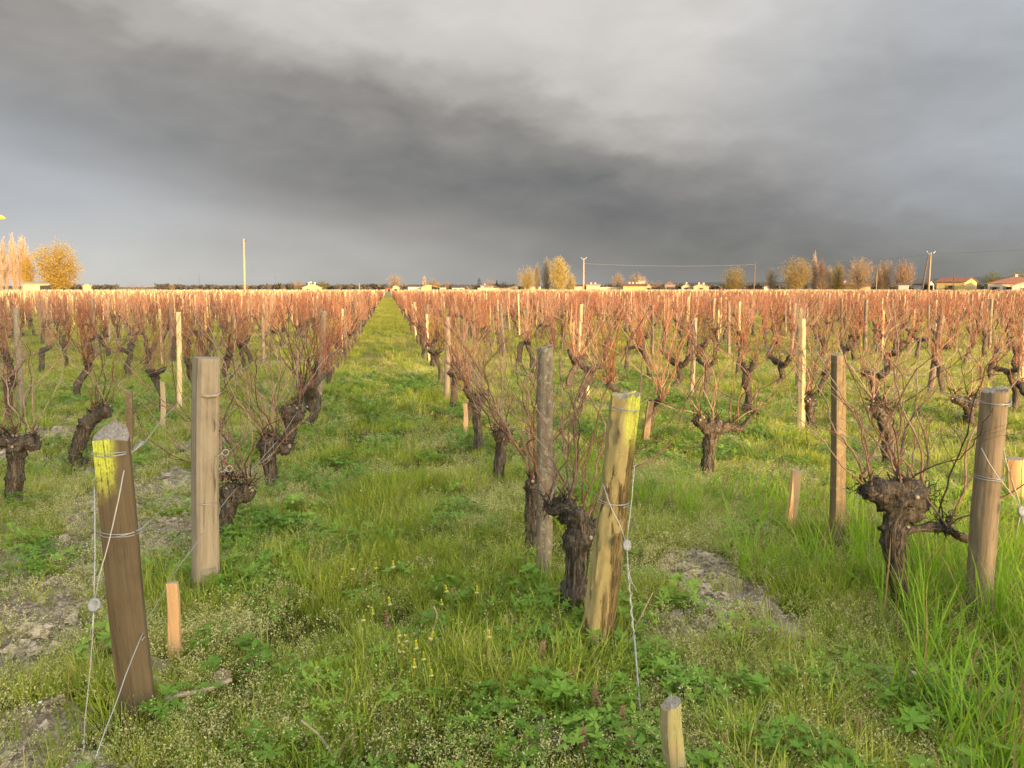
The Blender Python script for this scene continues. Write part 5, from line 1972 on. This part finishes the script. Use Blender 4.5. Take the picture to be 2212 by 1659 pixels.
HM = {'cream': render_mat('cream_render', (0.47, 0.385, 0.245)), 'yellow': render_mat('ochre_render', (0.50, 0.375, 0.16)), 'white': render_mat('white_render', (0.52, 0.48, 0.41)),
      'stone': render_mat('limestone', (0.45, 0.345, 0.21)), 'rose': render_mat('rose_render', (0.55, 0.33, 0.20)), 'grey': render_mat('grey_render', (0.38, 0.36, 0.33)),
      'red': render_mat('red_paint', (0.40, 0.06, 0.035)),
      'tile': tile_mat('red_brown_tiles', (0.20, 0.085, 0.055)), 'rust': tile_mat('orange_tiles', (0.27, 0.12, 0.07)), 'slate': tile_mat('dark_sheet_roof', (0.085, 0.075, 0.07)), 'pale': tile_mat('pale_old_tiles', (0.36, 0.27, 0.19)),
      'dark': plain('dark_opening', (0.03, 0.028, 0.025)), 'shutter': plain('window_shutter', (0.22, 0.17, 0.12)), 'trim': plain('weathered_trim', (0.50, 0.43, 0.36))}


def house(label, uL, uR, vE, vR, D, wall, roof, kind='side', depth=8.0, rot=0.0, chim=0, wins=2, door=False, name='house', over=.35, group='houses beyond the vines'):
    """Walls with a pitched roof. kind: 'side' (eaves to the viewer), 'gable' (gable to the viewer), 'hip'. vE eaves, vR ridge."""
    uc = (uL + uR) / 2
    x, y = at(uc, D)
    a, b = PD(uL / K, 622, D), PD(uR / K, 622, D)
    W = length(a, b)
    ze, zr = topz(uc, vE, D), topz(uc, vR, D)
    root = thing(name, (x, y, 0), label, 'house' if name == 'house' else name.split('_')[-1], group, (0, 0, -math.atan2(x, y) + rot))
    h, d = W / 2, depth
    mb = MB()
    if kind == 'gable':
        V = [(-h, 0, -.2), (h, 0, -.2), (h, 0, ze), (0, 0, zr), (-h, 0, ze), (-h, d, -.2), (h, d, -.2), (h, d, ze), (0, d, zr), (-h, d, ze)]
        F = [(0, 1, 2, 3, 4), (9, 8, 7, 6, 5), (1, 6, 7, 2), (5, 0, 4, 9)]
    elif kind == 'side':
        V = [(-h, 0, -.2), (h, 0, -.2), (h, 0, ze), (-h, 0, ze), (-h, d, -.2), (h, d, -.2), (h, d, ze), (-h, d, ze), (-h, d / 2, zr), (h, d / 2, zr)]
        F = [(0, 1, 2, 3), (5, 4, 7, 6), (1, 5, 6, 9, 2), (4, 0, 3, 8, 7)]
    else:
        V = [(-h, 0, -.2), (h, 0, -.2), (h, 0, ze), (-h, 0, ze), (-h, d, -.2), (h, d, -.2), (h, d, ze), (-h, d, ze)]
        F = [(0, 1, 2, 3), (5, 4, 7, 6), (1, 5, 6, 2), (4, 0, 3, 7)]
    mb.add(V, F)
    mb.build('wall', HM[wall], root, False)
    t, o = .14, over
    mb = MB()

    def slab(q):
        q = np.array(q, float)
        n = np.cross(q[1] - q[0], q[-1] - q[0])
        n = n / np.linalg.norm(n)
        if n[2] < 0:
            n = -n
        k = len(q)
        mb.add(np.concatenate([q + n * .01, q + n * (t + .01)]), [tuple(range(k - 1, -1, -1)), tuple(range(k, 2 * k))] + [(i, (i + 1) % k, k + (i + 1) % k, k + i) for i in range(k)])
    if kind == 'gable':
        s = (zr - ze) / h
        for sg in (-1, 1):
            slab([(sg * (h + o), -o, ze - o * s), (sg * .001, -o, zr), (sg * .001, d + o, zr), (sg * (h + o), d + o, ze - o * s)])
    elif kind == 'side':
        s = (zr - ze) / (d / 2)
        slab([(-h - o, -o, ze - o * s), (h + o, -o, ze - o * s), (h + o, d / 2 - .001, zr), (-h - o, d / 2 - .001, zr)])
        slab([(-h - o, d + o, ze - o * s), (h + o, d + o, ze - o * s), (h + o, d / 2 + .001, zr), (-h - o, d / 2 + .001, zr)])
    else:
        k = min(h * .9, d / 2)
        A, B, Cc, Dd = (-h - o, -o, ze), (h + o, -o, ze), (h + o, d + o, ze), (-h - o, d + o, ze)
        E, F_ = (-h + k, d / 2, zr), (h - k, d / 2, zr)
        slab([A, B, F_, E]); slab([Cc, Dd, E, F_]); slab([B, Cc, F_]); slab([Dd, A, E])
    rf = mb.build('roof', HM[roof], root, False)
    for i in range(chim):
        cx = (-.45 + .9 * (i + .5) / chim) * h * 1.4
        mb = MB()
        zc = zr - .3
        yc = d / 2 if kind != 'gable' else d * .4
        mb.box((cx - .26, yc - .26, zc - .8), (cx + .26, yc + .26, zr + .6))
        mb.box((cx - .32, yc - .32, zr + .6), (cx + .32, yc + .32, zr + .7))
        mb.build('chimney', HM['trim'], rf, False)
    hw = min(ze * .75, 2.2)
    for i in range(wins):
        cx = -h + W * (i + .5) / wins
        mb = MB()
        mb.box((cx - .45, -.03, hw - 1.15), (cx + .45, -.004, hw))
        wn = mb.build('window', HM['dark'], root, False)
        mb = MB()
        mb.box((cx - .95, -.07, hw - 1.2), (cx - .5, -.005, hw + .05))
        mb.build('shutter', HM['shutter'], wn, False)
        mb = MB()
        mb.box((cx + .5, -.07, hw - 1.2), (cx + .95, -.005, hw + .05))
        mb.build('shutter', HM['shutter'], wn, False)
    if door:
        mb = MB()
        mb.box((h * .3, -.03, -.1), (h * .3 + 2.4, -.004, 2.3))
        mb.build('door', HM['dark'], root, False)
    return root


def garden_wall(label, uL, uR, vT, D, mat, t=.3):
    uc = (uL + uR) / 2
    x, y = at(uc, D)
    W = length(PD(uL / K, 622, D), PD(uR / K, 622, D))
    z = topz(uc, vT, D)
    o = thing('garden_wall', (x, y, 0), label, 'wall', 'garden walls by the houses', (0, 0, -math.atan2(x, y)))
    mb = MB()
    mb.box((-W / 2, 0, -.2), (W / 2, t, z))
    mb.build('wall', HM[mat], o, False)
    mb = MB()
    mb.box((-W / 2 - .05, -.06, z + .002), (W / 2 + .05, t + .06, z + .12))
    mb.build('coping', HM['trim'], o, False)


def build_houses():
    house('long low stone barn under the poplars with a dark open bay', 58, 122, 711, 706, 243, 'stone', 'pale', 'side', 9, 0, 0, 0, True, 'stone_barn')
    house('tiny stone hut right of the big willow', 207, 228, 714, 711, 262, 'stone', 'pale', 'gable', 5, 0, 0, 0, False, 'stone_hut')
    house('house with broad cream gable and chimneys between two round trees', 756, 804, 719.5, 710, 312, 'rose', 'pale', 'gable', 10, 0, 2, 2)
    house('dark-roofed rear wing behind the house with the broad gable', 768, 788, 712, 708, 326, 'cream', 'slate', 'side', 7, 0, 1, 1)
    house('small red shed with white front below the large bare tree', 964, 980, 720, 718, 316, 'red', 'slate', 'side', 4, 0, 0, 1, False, 'red_shed')
    house('little beige gabled cottage beside the red shed', 980, 998, 719, 714, 318, 'cream', 'pale', 'gable', 7, 0, 0, 1)
    house('long white barn seen along its flat side', 1020, 1056, 717, 712.5, 322, 'white', 'slate', 'side', 10, 0, 0, 0, False, 'white_barn')
    house('ochre gabled barn joined to the long white one', 1054, 1092, 718, 712.5, 312, 'yellow', 'pale', 'gable', 14, 0, 0, 0, True, 'ochre_barn')
    house('low white outbuilding behind the purplish bare tree', 1100, 1114, 720.5, 719, 312, 'white', 'pale', 'side', 5, 0, 0, 1, False, 'white_outbuilding')
    house('white cottage with a grey roof left of the blossoming bush', 1130, 1161, 719.5, 715.5, 318, 'white', 'slate', 'side', 8, 0, 0, 2)
    house('cream house with a tall chimney behind the cedar', 1202, 1222, 716, 713, 326, 'white', 'pale', 'side', 7, 0, 1, 2)
    house('cream house with a wide porch gable beside the pointed conifer', 1214, 1245, 719, 713.5, 312, 'cream', 'pale', 'gable', 9, 0, 0, 1, True)
    house('gabled cream house just left of the golden tree clump', 1276, 1306, 718.5, 713.5, 306, 'cream', 'pale', 'gable', 9, 0, 0, 2, True)
    garden_wall('long pale garden wall behind the golden tree clump', 1306, 1352, 717.5, 314, 'cream')
    garden_wall('low cream garden wall in front of the dark spreading tree', 1194, 1276, 720.5, 302, 'cream')
    garden_wall('short pale garden wall left of the first utility pole with crossarm', 1436, 1458, 717.5, 300, 'cream')
    house('flat cream farm building right of the crossarm pole', 1466, 1500, 714, 711, 306, 'cream', 'pale', 'side', 9, 0, 2, 0, False, 'farm_building')
    garden_wall('long cream garden wall running to the red-roofed barn', 1500, 1557, 718.5, 300, 'cream')
    house('long yellow barn with a dark red roof and chimney stubs', 1558, 1616, 715.5, 710, 292, 'yellow', 'tile', 'side', 10, 0, 4, 0, False, 'yellow_barn')
    house('square tan block rising behind the red-roofed barn', 1595, 1612, 703, 702, 316, 'rose', 'pale', 'side', 5, 0, 0, 0, False, 'tan_block')
    house('pale cottage half hidden by the brown thicket', 1616, 1628, 716, 711, 300, 'cream', 'pale', 'gable', 7, 0, 0, 1)
    house('white house with a pointed red hipped roof', 1664, 1684, 712, 704, 340, 'white', 'rust', 'hip', 9, 0, 0, 2)
    house('bungalow with dark walls below the pointed red roof', 1664, 1686, 717.5, 713, 322, 'rose', 'pale', 'side', 7, 0, 0, 2)
    house('low cream gabled house in the middle distance village', 1704, 1728, 717, 710.5, 310, 'cream', 'pale', 'gable', 9, 0, 1, 1)
    house('tan gabled house with a lean-to by the round olive-gold tree', 1734, 1772, 716, 711, 306, 'stone', 'pale', 'gable', 9, 0, 2, 1)
    house('little white-roofed hut right of the dark pole', 1910, 1924, 718, 714.5, 300, 'white', 'pale', 'gable', 5, 0, 0, 0, False, 'white_hut')
    house('dull-roofed house with a bright yellow wall under the bare oak', 2084, 2138, 714, 707.5, 266, 'yellow', 'tile', 'side', 9, 0, 1, 0)
    house('bright yellow gabled annex in front of the bare oak', 2112, 2138, 713, 709, 258, 'yellow', 'pale', 'gable', 6, 0, 0, 0)
    house('long low tan outbuilding right of the bare oak', 2140, 2176, 716, 713, 262, 'cream', 'tile', 'side', 6, 0, 0, 0, False, 'tan_outbuilding')
    house('yellow farmhouse with a dark red roof right of the double utility pole', 2339, 2412, 705, 694.5, 212, 'yellow', 'tile', 'side', 9, -.30, 0, 1)
    house('grey open lean-to barn left of the double utility pole', 2284, 2318, 711, 700, 222, 'grey', 'slate', 'side', 8, -.2, 0, 0, True, 'lean_to_barn')
    house('small grey sheet-roofed shed behind the last bare oak', 2246, 2272, 712, 709, 240, 'grey', 'slate', 'side', 5, 0, 0, 0, False, 'grey_shed')
    house('red-tiled hipped house with a chimney at the right edge', 2468, 2610, 710, 692.5, 205, 'white', 'rust', 'hip', 12, 0, 1, 4)
    house('red-tiled gabled porch wing of the hipped house at the right edge', 2530, 2600, 714, 703, 196, 'white', 'rust', 'gable', 6, 0, 0, 1)
    # covered trailer by the yellow farmhouse
    x, y = at(2374, 205)
    root = thing('trailer', (x, y, 0), 'dark covered trailer parked before the yellow farmhouse', 'trailer', None, (0, 0, -math.atan2(x, y)))
    mb = MB()
    mb.tube([(-.85, 0, 1.25), (-.8, 1.5, 1.3), (.8, 1.5, 1.1), (.85, 0, 1.0)], [.3] * 4, 6)
    mb.box((-.9, -.1, .7), (.9, 1.6, 1.7))
    mb.build('cover', HM['dark'], root, False)
    for sx in (-.5, .5):
        mb = MB()
        a = np.linspace(0, 2 * math.pi, 14)
        mb.tube([(sx, -.25, .35), (sx, -.1, .35)], [.35, .35], 14)
        mb.build('wheel', HM['slate'], root)


build_houses()


# ------------------------------------------------------------------ utility poles, overhead lines, street lamp
def pole(label, u, vT, D, mat='pole', lean=0.0, arm=False, twin=False, caps=True, r=.13):
    x, y = at(u, D)
    z = topz(u, vT, D)
    root = thing('utility_pole', (x, y, 0), label, 'utility pole', 'utility poles', (0, 0, -math.atan2(x, y)))
    mb = MB()
    mb.tube([(-lean, 0, -.4), (-lean * .5, 0, z * .5), (0, 0, z)], [r * 1.25, r * 1.05, r * .8], 10)
    mb.build('post', M[mat], root)
    if twin:
        mb = MB()
        mb.tube([(-1.05, .0, -.4), (-.30, 0, z * .94)], [r * 1.2, r * .8], 10)
        mb.build('brace', M['dark_pole'], root)
    if arm:
        for s in (-1, 1):
            mb = MB()
            mb.tube([(0, 0, z - .35), (s * .55, 0, z + .02)], [.05, .05], 6)
            mb.build('crossarm', M['wire'], root)
            mb = MB()
            mb.tube([(s * .55, 0, z + .02), (s * .55, 0, z + .12), (s * .55, 0, z + .2)], [.05, .085, .04], 8)
            mb.build('insulator', HM['trim'], root)
    if caps:
        for k, s in enumerate((1, -1)):
            mb = MB()
            mb.tube([(0, -.05, z - .3 - .5 * k), (s * .22, -.05, z - .28 - .5 * k), (s * .24, -.05, z - .16 - .5 * k)], [.03, .05, .06], 7)
            mb.build('insulator', M['dark_pole'], root)
    return np.array([x, y, z])


def cable(label, a, b, sag, r=.020):
    a, b = np.asarray(a, float), np.asarray(b, float)
    P = [a + (b - a) * t + np.array([0, 0, -4 * sag * t * (1 - t)]) for t in np.linspace(0, 1, 20)]
    mb = MB()
    mb.tube(P, r, 4, caps=False)
    mb.build('overhead_cable', M['cable'], None, label=label, cat='cable', group='overhead cables between the poles')


def build_poles():
    p0 = pole('lone leaning pale pole in the field left of the alley', 614.5, 597, 100, lean=.16, r=.12)
    p1 = pole('pale pole with a v-shaped crossarm right of the golden clump', 1458.5, 645, 165, arm=True, caps=False, r=.17)
    p2 = pole('dark slim pole between the round tree and the thin-crowned one', 1885.5, 656, 190, 'dark_pole', r=.12)
    p3 = pole('tall double braced pole beside the yellow farmhouse', 2321.5, 631, 138, twin=True, caps=True, arm=True, r=.14)
    pole('small white pole with a lamp box before the bare oaks', 2190.5, 676, 215, 'pole', r=.10)
    pole('thin short pole in front of the yellow farmhouse roof', 2383, 680, 200, 'dark_pole', r=.09)
    pole('tiny pale pole before the low dark wood', 898, 708, 330, 'pole', caps=False, r=.12)
    down = np.array([0, 0, -1.15])
    cable('overhead cable from the crossarm pole to the dark slim pole', p1 + down * 1.0, p2 + np.array([0, 0, -.5]), .45)
    cable('overhead cable rising from the dark slim pole to the double pole', p2 + np.array([0, 0, -.5]), p3 + np.array([-.5, 0, -.35]), .55)
    q = at(2900, 120)
    cable('overhead cable leaving the double pole past the farmhouse', p3 + np.array([.3, 0, -.2]), (q[0], q[1], p3[2] + .1), .2, .02)
    # street lamp: only the tip of its head reaches the picture
    tip = PD(11, 470, 30)
    root = thing('street_lamp', (tip[0] - 1.9, tip[1], 0), 'yellow street lamp head poking in at the left edge', 'street lamp')
    z = tip[2]
    mb = MB()
    mb.tube([(0, 0, -.3), (0, 0, z * .6), (0, 0, z - .3), (.25, 0, z - .02), (.9, 0, z + .04)], [.09, .07, .05, .035, .03], 10)
    mb.build('lamp_post', M['wire'], root)
    mb = MB()
    mb.tube([(.85, 0, z + .045), (1.0, 0, z + .05), (1.5, 0, z + .03), (1.8, 0, z), (1.9, 0, z - .02)], [.04, .08, .085, .07, .02], 12)
    mb.build('lamp_head', M['lamp_yellow'], root)


build_poles()


# trees behind the camera, between the low sun and the vines: they cast the broken shade over the near rows
def build_shade_trees():
    r = random.Random(12)
    i = 0
    for k in range(13):
        x = -42 + 5.4 * k + r.uniform(-.8, .8)
        y = -56 + r.uniform(-4, 4)
        H = 13.4 * r.uniform(.95, 1.06) * (1 if x < 22 else .93)
        tree(f'{ORD[k]} roadside tree in the row behind the viewer, shading the vines', x, y, H, 9.0 if x < 20 else 6.5, 'round', 'brown', 1200 + k, n=9000, group='roadside trees behind the viewer')


build_shade_trees()
